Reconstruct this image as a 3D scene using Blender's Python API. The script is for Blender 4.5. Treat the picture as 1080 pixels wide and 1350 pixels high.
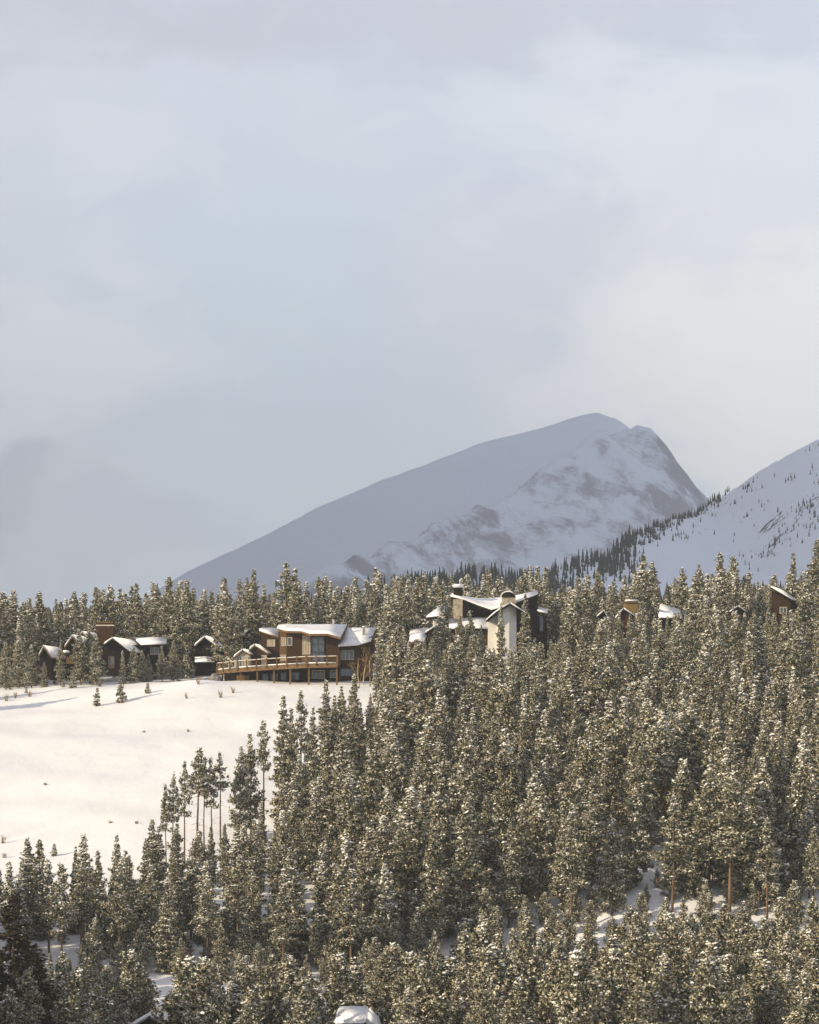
import bpy, math, random
import numpy as np
from mathutils import Vector

random.seed(7)
RNG = np.random.default_rng(11)
SC = bpy.context.scene
COL = SC.collection
for o in list(bpy.data.objects):
    bpy.data.objects.remove(o)

# ------------------------------------------------------------------ camera, sky, sun, exposure
F = 3800.0          # focal length in photo pixels
VH = 1060.0         # photo row of the eye level
cam_d = bpy.data.cameras.new('camera')
cam = bpy.data.objects.new('camera', cam_d)
COL.objects.link(cam)
cam.location = (0, 0, 0)
cam.rotation_euler = (math.radians(90), 0, 0)
cam_d.sensor_width = 36
cam_d.lens = F / 1350 * 36
cam_d.shift_y = (VH - 675) / 1350
cam_d.clip_start = 1
cam_d.clip_end = 40000
SC.camera = cam

SUN_EL = math.radians(19)
SUN_AZ = math.atan2(-0.90, -0.44)                  # from +Y towards +X
S = Vector((math.sin(SUN_AZ) * math.cos(SUN_EL), math.cos(SUN_AZ) * math.cos(SUN_EL), math.sin(SUN_EL)))
sun_d = bpy.data.lights.new('sun', 'SUN')
sun_d.energy = 5.0
sun_d.angle = math.radians(0.6)
sun_d.color = (1.0, 0.85, 0.62)
sun = bpy.data.objects.new('sun', sun_d)
sun.rotation_euler = (-S).to_track_quat('-Z', 'Y').to_euler()
COL.objects.link(sun)

SC.view_settings.view_transform = 'Standard'
SC.view_settings.look = 'None'
SC.view_settings.exposure = 0.48
SC.view_settings.gamma = 1.0
SC.view_settings.use_curve_mapping = False
SC.cycles.volume_max_steps = 64
SC.cycles.volume_bounces = 0
SC.cycles.max_bounces = 6
SC.cycles.diffuse_bounces = 3


class NT:
    def __init__(self, tree):
        self.t = tree

    def n(self, typ, **kw):
        nd = self.t.nodes.new(typ)
        ins = kw.pop('ins', {})
        for k, v in kw.items():
            setattr(nd, k, v)
        for k, v in ins.items():
            if isinstance(v, bpy.types.NodeSocket):
                self.t.links.new(v, nd.inputs[k])
            else:
                nd.inputs[k].default_value = v
        return nd

    def math(self, op, a, b=0.0, clamp=False):
        return self.n('ShaderNodeMath', operation=op, use_clamp=clamp, ins={0: a, 1: b}).outputs[0]

    def mix(self, f, a, b):
        nd = self.n('ShaderNodeMix', data_type='RGBA')
        for i, v in ((0, f), (6, a), (7, b)):
            if isinstance(v, bpy.types.NodeSocket):
                self.t.links.new(v, nd.inputs[i])
            else:
                nd.inputs[i].default_value = v
        return nd.outputs[2]

    def ramp(self, f, lo, hi):
        return self.n('ShaderNodeMapRange', interpolation_type='SMOOTHSTEP', ins={0: f, 1: lo, 2: hi, 3: 0.0, 4: 1.0}).outputs[0]

    def noise(self, vec, scale, detail=4, rough=0.55, dist=0.0):
        return self.n('ShaderNodeTexNoise', ins={'Vector': vec, 'Scale': scale, 'Detail': detail, 'Roughness': rough, 'Distortion': dist}).outputs[0]


def C4(r, g, b):
    return (r, g, b, 1)


world = bpy.data.worlds.new('World')
SC.world = world
world.use_nodes = True
wt = NT(world.node_tree)
world.node_tree.nodes.clear()
tc = wt.n('ShaderNodeTexCoord').outputs['Generated']
sep = wt.n('ShaderNodeSeparateXYZ', ins={0: tc})
dx, dy, dz = sep.outputs
sky = wt.n('ShaderNodeTexSky', sky_type='NISHITA', sun_disc=False, sun_elevation=SUN_EL, sun_rotation=SUN_AZ)
mp = wt.n('ShaderNodeMapping', ins={'Vector': tc, 'Scale': (1.0, 1.0, 1.5), 'Rotation': (0, 0.35, 0)}).outputs[0]
n1 = wt.noise(mp, 6.0, 6, 0.52, 0.4)
n2 = wt.noise(mp, 13.0, 6, 0.55, 0.7)
n3 = wt.noise(mp, 34.0, 5, 0.6, 0.9)
# soft banks of overcast: warped bearings, so that each bank has a torn cloud edge
wx = wt.math('ADD', dx, wt.math('ADD', wt.math('MULTIPLY', wt.math('SUBTRACT', n1, .5), .16), wt.math('MULTIPLY', wt.math('SUBTRACT', n3, .5), .030)))
wz = wt.math('ADD', dz, wt.math('ADD', wt.math('MULTIPLY', wt.math('SUBTRACT', n2, .5), .11), wt.math('MULTIPLY', wt.math('SUBTRACT', n3, .5), .022)))


def bank(c, col, x, z, rx, rz, amt):
    ax = wt.math('MULTIPLY', wt.math('SUBTRACT', wx, x), 1 / rx)
    az = wt.math('MULTIPLY', wt.math('SUBTRACT', wz, z), 1 / rz)
    r2 = wt.math('ADD', wt.math('MULTIPLY', ax, ax), wt.math('MULTIPLY', az, az))
    return wt.mix(wt.math('MULTIPLY', wt.ramp(r2, 1.0, 0.0), amt), c, C4(*col))


c = wt.mix(wt.ramp(n1, 0.40, 0.60), C4(6.5, 7.05, 7.75), C4(6.95, 7.05, 7.75))
for col, x, z, rx, rz, amt in [
    ((5.5, 5.6, 6.3), -.10, .285, .17, .05, .8),          # grey lavender overhead
    ((5.8, 5.85, 6.5), .06, .275, .10, .035, .6),
    ((6.35, 7.1, 7.75), -.06, .185, .085, .075, .75),      # thin blue grey window
    ((6.35, 6.95, 7.6), -.01, .135, .07, .05, .6),
    ((8.0, 8.15, 8.65), .085, .225, .105, .032, .85),       # bright bank
    ((7.8, 7.95, 8.5), .03, .245, .05, .02, .55),
    ((9.4, 9.15, 8.9), .125, .155, .075, .065, .95),      # warm white by the peak
    ((8.6, 8.4, 8.4), .07, .145, .05, .03, .5),
    ((8.0, 7.95, 8.6), -.125, .155, .055, .04, .8),       # pinkish white at the side
    ((8.0, 7.9, 8.5), -.09, .215, .04, .02, .45),
    ((5.3, 5.5, 6.2), -.139, .108, .030, .020, .85),      # dark rag of cloud
    ((6.0, 6.25, 7.0), -.11, .085, .07, .02, .7),
]:
    c = bank(c, col, x, z, rx, rz, amt)
c = wt.mix(wt.math('MULTIPLY', wt.ramp(n3, .5, .8), .12), c, C4(9.2, 9.1, 9.4))
c = wt.mix(wt.math('MULTIPLY', wt.ramp(n2, .52, .3), .22), c, C4(5.8, 6.0, 7.0))
c = wt.mix(wt.math('MULTIPLY', wt.ramp(dz, .29, .50), .9), c, C4(4.2, 4.25, 5.0))      # upper sky out of view darkened to lower the ambient light
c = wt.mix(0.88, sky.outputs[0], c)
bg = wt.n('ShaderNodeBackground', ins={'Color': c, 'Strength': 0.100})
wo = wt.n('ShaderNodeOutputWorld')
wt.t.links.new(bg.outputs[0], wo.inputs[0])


# ------------------------------------------------------------------ helpers
def sstep(a, b, x):
    t = np.clip((np.asarray(x, float) - a) / (b - a), 0, 1)
    return t * t * (3 - 2 * t)


def vnoise(x, y, seed=0):
    xi, yi = np.floor(x).astype(np.int64), np.floor(y).astype(np.int64)
    fx, fy = x - xi, y - yi
    fx, fy = fx * fx * (3 - 2 * fx), fy * fy * (3 - 2 * fy)

    def h(a, b):
        n = (a * 374761393 + b * 668265263 + seed * 974634777) & 0xFFFFFFFF
        n = ((n ^ (n >> 13)) * 1274126177) & 0xFFFFFFFF
        return ((n ^ (n >> 16)) & 0xFFFF) / 32767.5 - 1
    a, b, c_, d = h(xi, yi), h(xi + 1, yi), h(xi, yi + 1), h(xi + 1, yi + 1)
    return (a * (1 - fx) + b * fx) * (1 - fy) + (c_ * (1 - fx) + d * fx) * fy


def fbm(x, y, seed=0, octv=4, gain=0.5):
    s, a = 0, 1.0
    for i in range(octv):
        s = s + a * vnoise(x * 2 ** i, y * 2 ** i, seed + i * 17)
        a *= gain
    return s


def W(u, v, d):
    return Vector(((u - 540) / F * d, d, (VH - v) / F * d))


KY = [-600, 0, 60, 200, 320, 355, 372, 388, 432, 546, 556, 580, 620, 690, 800, 1200, 1600, 2500, 4000, 12000]
KZ = [20, -3, -12, -26, -27, -26, -23.6, -19.5, -8, 22.6, 24.3, 26.3, 30, 36.5, 43, 66, 82, 110, 130, 160]


def H(x, y):
    x = np.asarray(x, float)
    y = np.asarray(y, float)
    z = 0
    for o, w in ((-9, .2), (-4, .3), (4, .3), (9, .2)):
        z = z + w * np.interp(y + o, KY, KZ)
    z = z + 7 * sstep(-10, 35, x) * sstep(365, 395, y) * (1 - sstep(400, 500, y))
    z = z - 3.0 * sstep(-30, -85, x) * sstep(480, 540, y) * (1 - sstep(700, 900, y))
    z = z + 3.0 * sstep(40, 130, x) * sstep(450, 620, y)
    amp = sstep(250, 330, y) * (1 - sstep(700, 1500, y))
    z = z + amp * (1.0 * vnoise(x / 34, y / 27, 3) + 0.42 * vnoise(x / 11, y / 9, 5) + .10 * vnoise(x / 3.5, y / 5, 6))
    z = z + 0.9 * np.exp(-((x + 40) / 6) ** 2 - ((y - 551) / 4) ** 2)      # drift beside the deck
    # trodden trail at the lower edge of the open slope
    tr = np.abs((y - 441) - 0.9 * (x + 66)) / 1.35
    z = z - 0.6 * np.exp(-(tr / 0.8) ** 2) * (1 - sstep(-62, -54, x))
    return z


def hit(u, v):
    """Distance at which the line of sight through a photo pixel meets the ground."""
    d = np.arange(300, 720, 0.5)
    g = H((u - 540) / F * d, d) - (VH - v) / F * d
    if (g >= 0).any():
        return float(d[np.argmax(g >= 0)])
    k = d < 575                                  # just above the brow of the slope: stand it on the brow
    return float(d[k][np.argmax(g[k] / d[k])])


def mesh_tris(name, V, T, mats, mi=None, smooth=False):
    m = bpy.data.meshes.new(name)
    V = np.ascontiguousarray(V, np.float32)
    T = np.ascontiguousarray(T, np.int32)
    k = T.shape[1]
    m.vertices.add(len(V))
    m.vertices.foreach_set('co', V.ravel())
    size = np.full(len(T), k, np.int32)
    flat = T.ravel()
    if k == 4:                                   # a repeated last corner means a triangle
        tri = T[:, 2] == T[:, 3]
        size[tri] = 3
        keep_ = np.ones(T.shape, bool)
        keep_[tri, 3] = False
        flat = np.ascontiguousarray(T[keep_])
    m.loops.add(len(flat))
    m.loops.foreach_set('vertex_index', flat)
    m.polygons.add(len(T))
    m.polygons.foreach_set('loop_start', np.concatenate([[0], np.cumsum(size)[:-1]]).astype(np.int32))
    for x in mats:
        m.materials.append(x)
    if mi is not None:
        m.polygons.foreach_set('material_index', np.ascontiguousarray(mi, np.int32))
    m.polygons.foreach_set('use_smooth', np.full(len(T), bool(smooth)))
    m.update(calc_edges=True)
    m.validate()
    return m


def link(name, data, parent=None):
    o = bpy.data.objects.new(name, data)
    COL.objects.link(o)
    if parent:
        o.parent = parent
    return o


def tag(o, label=None, cat=None, group=None, kind=None):
    if label:
        o['label'] = label
    if cat:
        o['category'] = cat
    if group:
        o['group'] = group
    if kind:
        o['kind'] = kind
    return o


def thing(name, label, cat, loc, group=None):
    o = link(name, None)
    o.location = loc
    return tag(o, label, cat, group)


class MB:
    """Collects polygons in world space; build() links them as one mesh under its parent."""

    def __init__(self):
        self.v, self.f = [], []

    def poly(self, pts):
        i = len(self.v)
        self.v += [Vector(p) for p in pts]
        self.f.append(list(range(i, i + len(pts))))

    def hull(self, front, back):
        i, n = len(self.v), len(front)
        self.v += [Vector(p) for p in front] + [Vector(p) for p in back]
        self.f.append([i + k for k in range(n)])
        self.f.append([i + n + k for k in reversed(range(n))])
        for k in range(n):
            j = (k + 1) % n
            self.f.append([i + j, i + k, i + n + k, i + n + j])
        return self

    def slab(self, top, th):
        return self.hull(top, [Vector(p) - Vector((0, 0, th)) for p in top])

    def wall(self, uv, d, depth, shift=0.0):
        fr = [W(u, v, d) for u, v in uv]
        return self.hull(fr, [p + Vector((shift, depth, 0)) for p in fr])

    def box(self, u0, v0, u1, v1, d, depth):
        return self.wall([(u0, v1), (u1, v1), (u1, v0), (u0, v0)], d, depth)

    def bar(self, a, b, w, h=None):
        a, b = Vector(a), Vector(b)
        h = h or w
        ax = (b - a).normalized()
        up = Vector((0, 0, 1)) if abs(ax.z) < 0.9 else Vector((0, 1, 0))
        s = ax.cross(up).normalized() * w / 2
        t = s.cross(ax).normalized() * h / 2
        return self.hull([a - s - t, a + s - t, a + s + t, a - s + t], [b - s - t, b + s - t, b + s + t, b - s + t])

    def build(self, name, mat, parent=None, bevel=0, smooth=False, seg=2):
        m = bpy.data.meshes.new(name)
        off = parent_loc(parent)
        m.from_pydata([v - off for v in self.v], [], self.f)
        m.materials.append(mat)
        import bmesh
        bm = bmesh.new()
        bm.from_mesh(m)
        bmesh.ops.recalc_face_normals(bm, faces=bm.faces)
        if bevel:
            bmesh.ops.bevel(bm, geom=bm.edges[:], offset=bevel, segments=seg, affect='EDGES', clamp_overlap=True)
        bm.to_mesh(m)
        bm.free()
        if smooth:
            for p in m.polygons:
                p.use_smooth = True
        return link(name, m, parent)


def parent_loc(p):
    v = Vector((0, 0, 0))
    while p is not None:
        v += Vector(p.location)
        p = p.parent
    return v


# ------------------------------------------------------------------ materials
def mat(name):
    m = bpy.data.materials.new(name)
    m.use_nodes = True
    m.node_tree.nodes.clear()
    t = NT(m.node_tree)
    out = t.n('ShaderNodeOutputMaterial')
    b = t.n('ShaderNodeBsdfPrincipled')
    t.t.links.new(b.outputs[0], out.inputs[0])
    return m, t, b


def setin(t, nd, k, v):
    if isinstance(v, bpy.types.NodeSocket):
        t.t.links.new(v, nd.inputs[k])
    else:
        nd.inputs[k].default_value = v


def mottled(name, c1, c2, scale, rough=0.8, stretch=(1, 1, 1), bump=0.0, bscale=None, lo=.35, hi=.65, spec=0.12, dist=0.05):
    m, t, b = mat(name)
    co = t.n('ShaderNodeTexCoord').outputs['Object']
    mpv = t.n('ShaderNodeMapping', ins={'Vector': co, 'Scale': stretch}).outputs[0]
    n = t.noise(mpv, scale, 5, 0.6)
    setin(t, b, 'Base Color', t.mix(t.ramp(n, lo, hi), C4(*c1), C4(*c2)))
    b.inputs['Roughness'].default_value = rough
    b.inputs['Specular IOR Level'].default_value = spec
    if bump:
        bn = t.n('ShaderNodeBump', ins={'Strength': bump, 'Distance': dist, 'Height': t.noise(mpv, bscale or scale * 3, 4)})
        setin(t, b, 'Normal', bn.outputs[0])
    return m


M = {}
M['tree_snow'] = mottled('snow_on_branches', (.80, .77, .68), (.88, .86, .79), 2.0, .55)
M['roof_snow'] = mottled('roof_snow', (.76, .75, .74), (.82, .815, .81), .5, .55, bump=.5, bscale=1.2, dist=.25)
M['bark'] = mottled('bark', (.10, .062, .038), (.20, .135, .085), 3, .95, (1, 1, .2))
M['pale_bark'] = mottled('pale_bark', (.30, .23, .13), (.42, .34, .21), 3, .9, (1, 1, .3))
M['twig'] = mottled('twig', (.13, .085, .04), (.22, .15, .08), 3, .9)
M['brown_wall'] = mottled('brown_timber', (.034, .0165, .007), (.062, .031, .013), 2.2, .8, (.3, .3, 6), bump=.4, bscale=5)
M['tan_wall'] = mottled('tan_timber', (.115, .066, .025), (.165, .098, .040), 2.2, .8, (.3, .3, 6), bump=.4, bscale=5)
M['dark_shaded_wall'] = mottled('dark_shaded_timber', (.007, .0055, .005), (.016, .011, .009), 2.2, .95, (6, 6, .4), bump=.4, bscale=5)  # near black, with the shade on the cabin walls put into the colour
M['deck_wood'] = mottled('deck_wood', (.095, .055, .024), (.165, .10, .046), 1.5, .75, (1, 1, 3))
M['stucco'] = mottled('pale_stucco', (.64, .61, .55), (.70, .67, .61), .8, .9, bump=.2, bscale=8)
M['stone'] = mottled('stone', (.22, .18, .13), (.40, .34, .25), 1.6, .9, bump=.8, bscale=3)
M['rock'] = mottled('boulder_rock', (.12, .11, .10), (.25, .23, .21), 1.2, .95, bump=.8, bscale=3)
M['frame'] = mottled('window_frame_paint', (.42, .38, .30), (.5, .46, .37), 2, .6)
M['teal_frame'] = mottled('teal_frame_paint', (.03, .045, .05), (.05, .07, .075), 2, .5)
M['cream_pane'] = mottled('pale_cream_pane', (.50, .43, .30), (.62, .54, .40), 1.5, .6, (3, 3, .3))  # mottled pale cream colour over the whole pane
M['yellow_wall'] = mottled('ochre_wall', (.15, .095, .035), (.21, .135, .05), 1.5, .8)
M['metal'] = mottled('vent_metal', (.35, .34, .33), (.45, .44, .43), 3, .45)
gm, gt, gb = mat('window_glass')
gco = gt.n('ShaderNodeTexCoord').outputs['Object']
setin(gt, gb, 'Base Color', gt.mix(gt.ramp(gt.noise(gco, .5), .35, .65), C4(.035, .045, .055), C4(.10, .12, .14)))
gb.inputs['Roughness'].default_value = .08
gb.inputs['Specular IOR Level'].default_value = .6
M['glass'] = gm


def needle_mat(name, c1, c2, frost):
    m, t, b = mat(name)
    oi = t.n('ShaderNodeObjectInfo').outputs['Random']
    co = t.n('ShaderNodeTexCoord').outputs['Object']
    n = t.noise(co, 1.1, 4, .65)
    base = t.mix(t.ramp(n, .35, .65), C4(*c1), C4(*c2))
    base = t.mix(t.math('MULTIPLY', oi, .45), base, C4(c2[0] * 1.15, c2[1] * .98, c2[2] * .75))
    # rime and dry snow caught between the needles
    fr = t.ramp(t.noise(co, 2.6, 7, .8), 0.455, .60)
    base = t.mix(t.math('MULTIPLY', fr, frost), base, C4(.76, .69, .50))
    setin(t, b, 'Base Color', base)
    b.inputs['Roughness'].default_value = .75
    b.inputs['Specular IOR Level'].default_value = .2
    return m


M['needles'] = needle_mat('needles', (.014, .018, .006), (.042, .042, .014), .92)
M['needles_dark'] = needle_mat('needles_dark', (.014, .016, .007), (.046, .034, .014), .06)
M['needles_far'] = needle_mat('needles_far', (.018, .022, .018), (.035, .040, .032), .10)

# snow field
m, t, b = mat('field_snow')
co = t.n('ShaderNodeNewGeometry').outputs['Position']
n = t.noise(co, .045, 5, .6)
base = t.mix(t.ramp(n, .3, .7), C4(.74, .73, .72), C4(.79, .785, .78))
n3 = t.noise(t.n('ShaderNodeMapping', ins={'Vector': co, 'Scale': (1, .55, 1)}).outputs[0], .55, 4, .65)
base = t.mix(t.math('MULTIPLY', t.ramp(n3, .735, .80), .75), base, C4(.30, .25, .17))   # dry stalks poking through
setin(t, b, 'Base Color', base)
b.inputs['Roughness'].default_value = .6
b.inputs['Specular IOR Level'].default_value = .25
bn = t.n('ShaderNodeBump', ins={'Strength': .30, 'Distance': .4, 'Height': t.noise(t.n('ShaderNodeMapping', ins={'Vector': co, 'Scale': (1, .6, 1), 'Rotation': (0, 0, .5)}).outputs[0], .4, 6, .6)})
setin(t, b, 'Normal', bn.outputs[0])
M['ground'] = m


def mountain_mat(name, rock_lo, rock_hi, scale, stretch, rot, rockcol):
    m, t, b = mat(name)
    g = t.n('ShaderNodeNewGeometry')
    co = t.n('ShaderNodeTexCoord').outputs['Object']
    mpv = t.n('ShaderNodeMapping', ins={'Vector': co, 'Rotation': rot, 'Scale': stretch}).outputs[0]
    big = t.noise(co, scale * .25, 3, .5)
    fine = t.noise(mpv, scale, 8, .68, .4)
    fine2 = t.noise(co, scale * 5, 6, .7)
    v = t.math('ADD', t.math('MULTIPLY', fine, .75), t.math('MULTIPLY', big, .45))
    v = t.math('ADD', v, t.math('MULTIPLY', fine2, .3))
    nz = t.n('ShaderNodeSeparateXYZ', ins={0: g.outputs['Normal']}).outputs[2]
    v = t.math('ADD', v, t.math('MULTIPLY', t.math('SUBTRACT', .85, nz), .55))
    at = t.n('ShaderNodeAttribute', attribute_name='bare').outputs['Fac']
    v = t.math('ADD', v, t.math('MULTIPLY', t.math('SUBTRACT', at, .5), .5))
    r = t.ramp(v, rock_lo, rock_hi)
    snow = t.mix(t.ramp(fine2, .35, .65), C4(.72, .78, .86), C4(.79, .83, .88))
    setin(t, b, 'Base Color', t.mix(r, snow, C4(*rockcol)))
    b.inputs['Roughness'].default_value = .85
    b.inputs['Specular IOR Level'].default_value = .1
    return m


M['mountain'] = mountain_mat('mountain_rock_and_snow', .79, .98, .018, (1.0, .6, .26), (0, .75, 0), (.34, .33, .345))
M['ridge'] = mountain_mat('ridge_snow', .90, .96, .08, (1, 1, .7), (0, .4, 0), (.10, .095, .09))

# ------------------------------------------------------------------ ground, mountains, cloud
def axis(dense0, dense1, step, lo, hi, grow=1.25):
    a = list(np.arange(dense0, dense1 + .01, step))
    s = step
    up = [dense1]
    while up[-1] < hi:
        s *= grow
        up.append(min(hi, up[-1] + s))
    s = step
    dn = [dense0]
    while dn[-1] > lo:
        s *= grow
        dn.append(max(lo, dn[-1] - s))
    return np.array(dn[:0:-1] + a + up[1:])


def grid_mesh(name, xs, ys, Z, m, attr=None):
    X, Y = np.meshgrid(xs, ys)
    V = np.stack([X.ravel(), Y.ravel(), Z.ravel()], 1)
    nx, ny = len(xs), len(ys)
    i = (np.arange(ny - 1)[:, None] * nx + np.arange(nx - 1)[None]).ravel()
    T = np.stack([i, i + 1, i + nx + 1, i + nx], 1)
    me = mesh_tris(name, V, T, [m], smooth=True)
    if attr is not None:
        a = me.attributes.new('bare', 'FLOAT', 'POINT')
        a.data.foreach_set('value', np.ascontiguousarray(attr.ravel(), np.float32))
    return me


gx = axis(-105, 105, 1.4, -5000, 5000)
gy = axis(340, 600, 1.2, -300, 9000)
X, Y = np.meshgrid(gx, gy)
tag(link('snowy_ground', grid_mesh('snowy_ground', gx, gy, H(X, Y), M['ground'])), 'open snow slope falling from the houses to the forest floor', kind='structure')


def ridge_field(X, Y, lines):
    """Upper envelope of crests running across the view: lines = (points, slope towards the camera, slope behind, bare)."""
    Z = np.full(X.shape, -1e9)
    B = np.zeros(X.shape)
    for pts, s1, s2, bare in lines:
        p = np.array(sorted(pts))
        zc = np.interp(X, p[:, 0], p[:, 2]) - 1.2 * np.maximum(0, np.maximum(p[0, 0] - X, X - p[-1, 0]))
        yc = np.interp(X, p[:, 0], p[:, 1])
        zz = zc - np.where(Y < yc, s1, s2) * np.abs(Y - yc)
        up = zz > Z
        Z = np.where(up, zz, Z)
        B = np.where(up, bare, B)
    return Z, B


def crest(pix):
    return [tuple(W(*p)) for p in pix]


# main mountain: a smooth back shoulder and a rocky spur in front of it
back = crest([(-250, 1010, 7000), (60, 850, 7000), (190, 786, 7000), (240, 757, 7000), (330, 714, 7000), (420, 671, 7000), (500, 636, 7000), (580, 606, 7000),
              (650, 582, 7000), (720, 562, 7000), (768, 549, 7000), (791, 543, 7000), (815, 551, 7050), (860, 590, 7150), (960, 690, 7300)])
spur = crest([(835, 558, 6600), (800, 566, 6480), (770, 579, 6380), (730, 603, 6230), (690, 634, 6080), (640, 664, 5900), (580, 684, 5700), (520, 714, 5500), (450, 735, 5300), (400, 757, 5200), (330, 800, 5050)][::-1] + [(862, 573, 6600), (885, 598, 6580), (910, 626, 6560), (933, 651, 6540), (1000, 720, 6500)])
mx = np.arange(-1800, 1500, 16.0)
my = np.arange(4300, 7700, 20.0)
X, Y = np.meshgrid(mx, my)
Z1, B1 = ridge_field(X, Y, [(back, .42, .5, .25), (spur, .50, .62, .72)])
rough = B1 * (1 - .0)
Z1 = Z1 + (rough - .1) * (30 * (np.abs(fbm(X / 200 + Y / 500, Y / 420, 4, 4)) - .45) + 14 * fbm(X / 70, Y / 90, 9, 3)) + 3 * fbm(X / 120, Y / 120, 21, 3)
low = 1 - sstep(250, 560, Z1)
B1 = np.clip(B1 + .12 * low * (B1 > .5) - .12 * (B1 > .5) * sstep(600, 800, Z1), 0, 1)
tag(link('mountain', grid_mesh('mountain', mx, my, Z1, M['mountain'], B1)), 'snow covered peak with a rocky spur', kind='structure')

# nearer ridge on the right
rcrest = crest([(1500, 400, 2500), (1250, 490, 2500), (1080, 569, 2500), (1040, 587, 2510), (1000, 609, 2530), (960, 637, 2560), (935, 655, 2580), (900, 676, 2500), (850, 704, 2380), (800, 731, 2250),
                (740, 747, 2100), (640, 755, 1950), (540, 765, 1800), (380, 800, 1700), (200, 850, 1650)])
rx = np.arange(-400, 1300, 8.0)
ry = np.arange(1250, 3400, 9.0)
X, Y = np.meshgrid(rx, ry)


def Rz(X, Y):
    Z, _ = ridge_field(X, Y, [(rcrest, .26, .45, .4)])
    return Z + 7 * fbm(X / 130, Y / 170, 31, 3) * sstep(1300, 1700, Y) + 1.5 * fbm(X / 30, Y / 30, 41, 2)


Z2 = Rz(X, Y)
B2 = np.clip(.25 + .45 * fbm(X / 120, Y / 150, 51, 3), 0, 1)
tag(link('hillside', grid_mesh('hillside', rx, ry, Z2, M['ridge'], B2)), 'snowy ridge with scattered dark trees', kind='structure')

# overcast slab added out of view to keep the mountains in shade
cx = np.linspace(-6200, -500, 90)
cy = np.linspace(-1020, 7700, 140)
X, Y = np.meshgrid(cx, cy)
e = np.minimum.reduce([(X + 6200) / 600, (np.minimum(-500, -.15 * Y - 60) - X) / 350, (Y + 1020) / 200, (7700 - Y) / 500]).clip(0, 1)
th = np.sqrt(e) * (160 + 60 * fbm(X / 500, Y / 500, 71, 3)) + 1
cm, ct, cb = mat('shade_cloud_vapour')
cb.inputs['Base Color'].default_value = C4(.85, .85, .87)
cb.inputs['Roughness'].default_value = 1
tr_ = ct.n('ShaderNodeBsdfTranslucent', ins={'Color': C4(.8, .8, .83)})
mx_ = ct.n('ShaderNodeMixShader', ins={0: .5, 1: cb.outputs[0], 2: tr_.outputs[0]})
ct.t.links.new(mx_.outputs[0], [n_ for n_ in cm.node_tree.nodes if n_.type == 'OUTPUT_MATERIAL'][0].inputs[0])
n_ = len(cx) * len(cy)
top = np.stack([X.ravel(), Y.ravel(), (1500 + th).ravel()], 1)
bot = np.stack([X.ravel(), Y.ravel(), (1500 - th * .5).ravel()], 1)
nx, ny = len(cx), len(cy)
i = (np.arange(ny - 1)[:, None] * nx + np.arange(nx - 1)[None]).ravel()
Tq = np.stack([i, i + 1, i + nx + 1, i + nx], 1)
Tq = Tq[(e.ravel()[Tq] > 0).any(1)]
tag(link('shade_cloud', mesh_tris('shade_cloud', np.concatenate([top, bot]), np.concatenate([Tq, Tq[:, ::-1] + n_]), [cm], smooth=True)), 'unseen overcast bank added to shade the mountains', kind='structure')


# ------------------------------------------------------------------ trees: meshes
def norm(a):
    return a / np.maximum(np.linalg.norm(a, axis=1, keepdims=True), 1e-6)


def blades(P, D, k, ln, wd, rng, spread=.9, size=None):
    """k thin triangles per point, fanned about direction D."""
    n = len(P)
    Pk = np.repeat(P, k, 0)
    Dk = norm(np.repeat(D, k, 0) + rng.normal(0, spread, (n * k, 3)))
    sz = np.ones((n * k, 1)) if size is None else np.repeat(size, k)[:, None]
    L = rng.uniform(.6, 1.15, (n * k, 1)) * ln * sz
    side = norm(np.cross(Dk, rng.normal(0, 1, (n * k, 3)))) * wd * sz ** .5 * rng.uniform(.7, 1.2, (n * k, 1))
    a = Pk - side * .35 - Dk * L * .15
    b_ = Pk + side * .8 + Dk * L * .35
    c_ = Pk + Dk * L
    d_ = Pk - side * .8 + Dk * L * .4
    V = np.stack([a, b_, c_, d_], 1).reshape(-1, 3)
    T = np.arange(n * k * 4).reshape(-1, 4)
    return V, T


def pads(P, r, rng, flat=.6):
    n = len(P)
    ang = np.arange(5) * 2 * math.pi / 5
    R = r[:, None] * rng.uniform(.65, 1.25, (n, 5))
    rot = rng.uniform(0, 6.28, (n, 1))
    tx, ty = rng.normal(0, .25, (n, 1)), rng.normal(0, .25, (n, 1))
    x, y = R * np.cos(ang + rot), R * np.sin(ang + rot)
    ring = np.stack([x, y, x * tx + y * ty - r[:, None] * .12], 2) + P[:, None, :]
    topv = P + np.stack([0 * r, 0 * r, r * flat], 1)
    V = np.concatenate([ring, topv[:, None, :]], 1).reshape(-1, 3)
    base = (np.arange(n) * 6)[:, None]
    T = np.concatenate([np.stack([base[:, 0] + k, base[:, 0] + (k + 1) % 5, base[:, 0] + 5, base[:, 0] + 5], 1) for k in range(5)])
    return V, T


def tube(pts, r0, r1, n=6):
    pts = np.asarray(pts, float)
    m_ = len(pts)
    V = []
    for i_, p in enumerate(pts):
        ax = pts[min(i_ + 1, m_ - 1)] - pts[max(i_ - 1, 0)]
        ax = ax / np.linalg.norm(ax)
        s = np.cross(ax, [.31, .95, .1])
        s /= np.linalg.norm(s)
        q = np.cross(ax, s)
        r = r0 + (r1 - r0) * i_ / (m_ - 1)
        for k in range(n):
            a_ = 2 * math.pi * k / n
            V.append(p + r * (math.cos(a_) * s + math.sin(a_) * q))
    T = []
    for i_ in range(m_ - 1):
        for k in range(n):
            j = (k + 1) % n
            T.append([i_ * n + k, i_ * n + j, i_ * n + n + j, i_ * n + n + k])
    return np.array(V), np.array(T)


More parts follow.
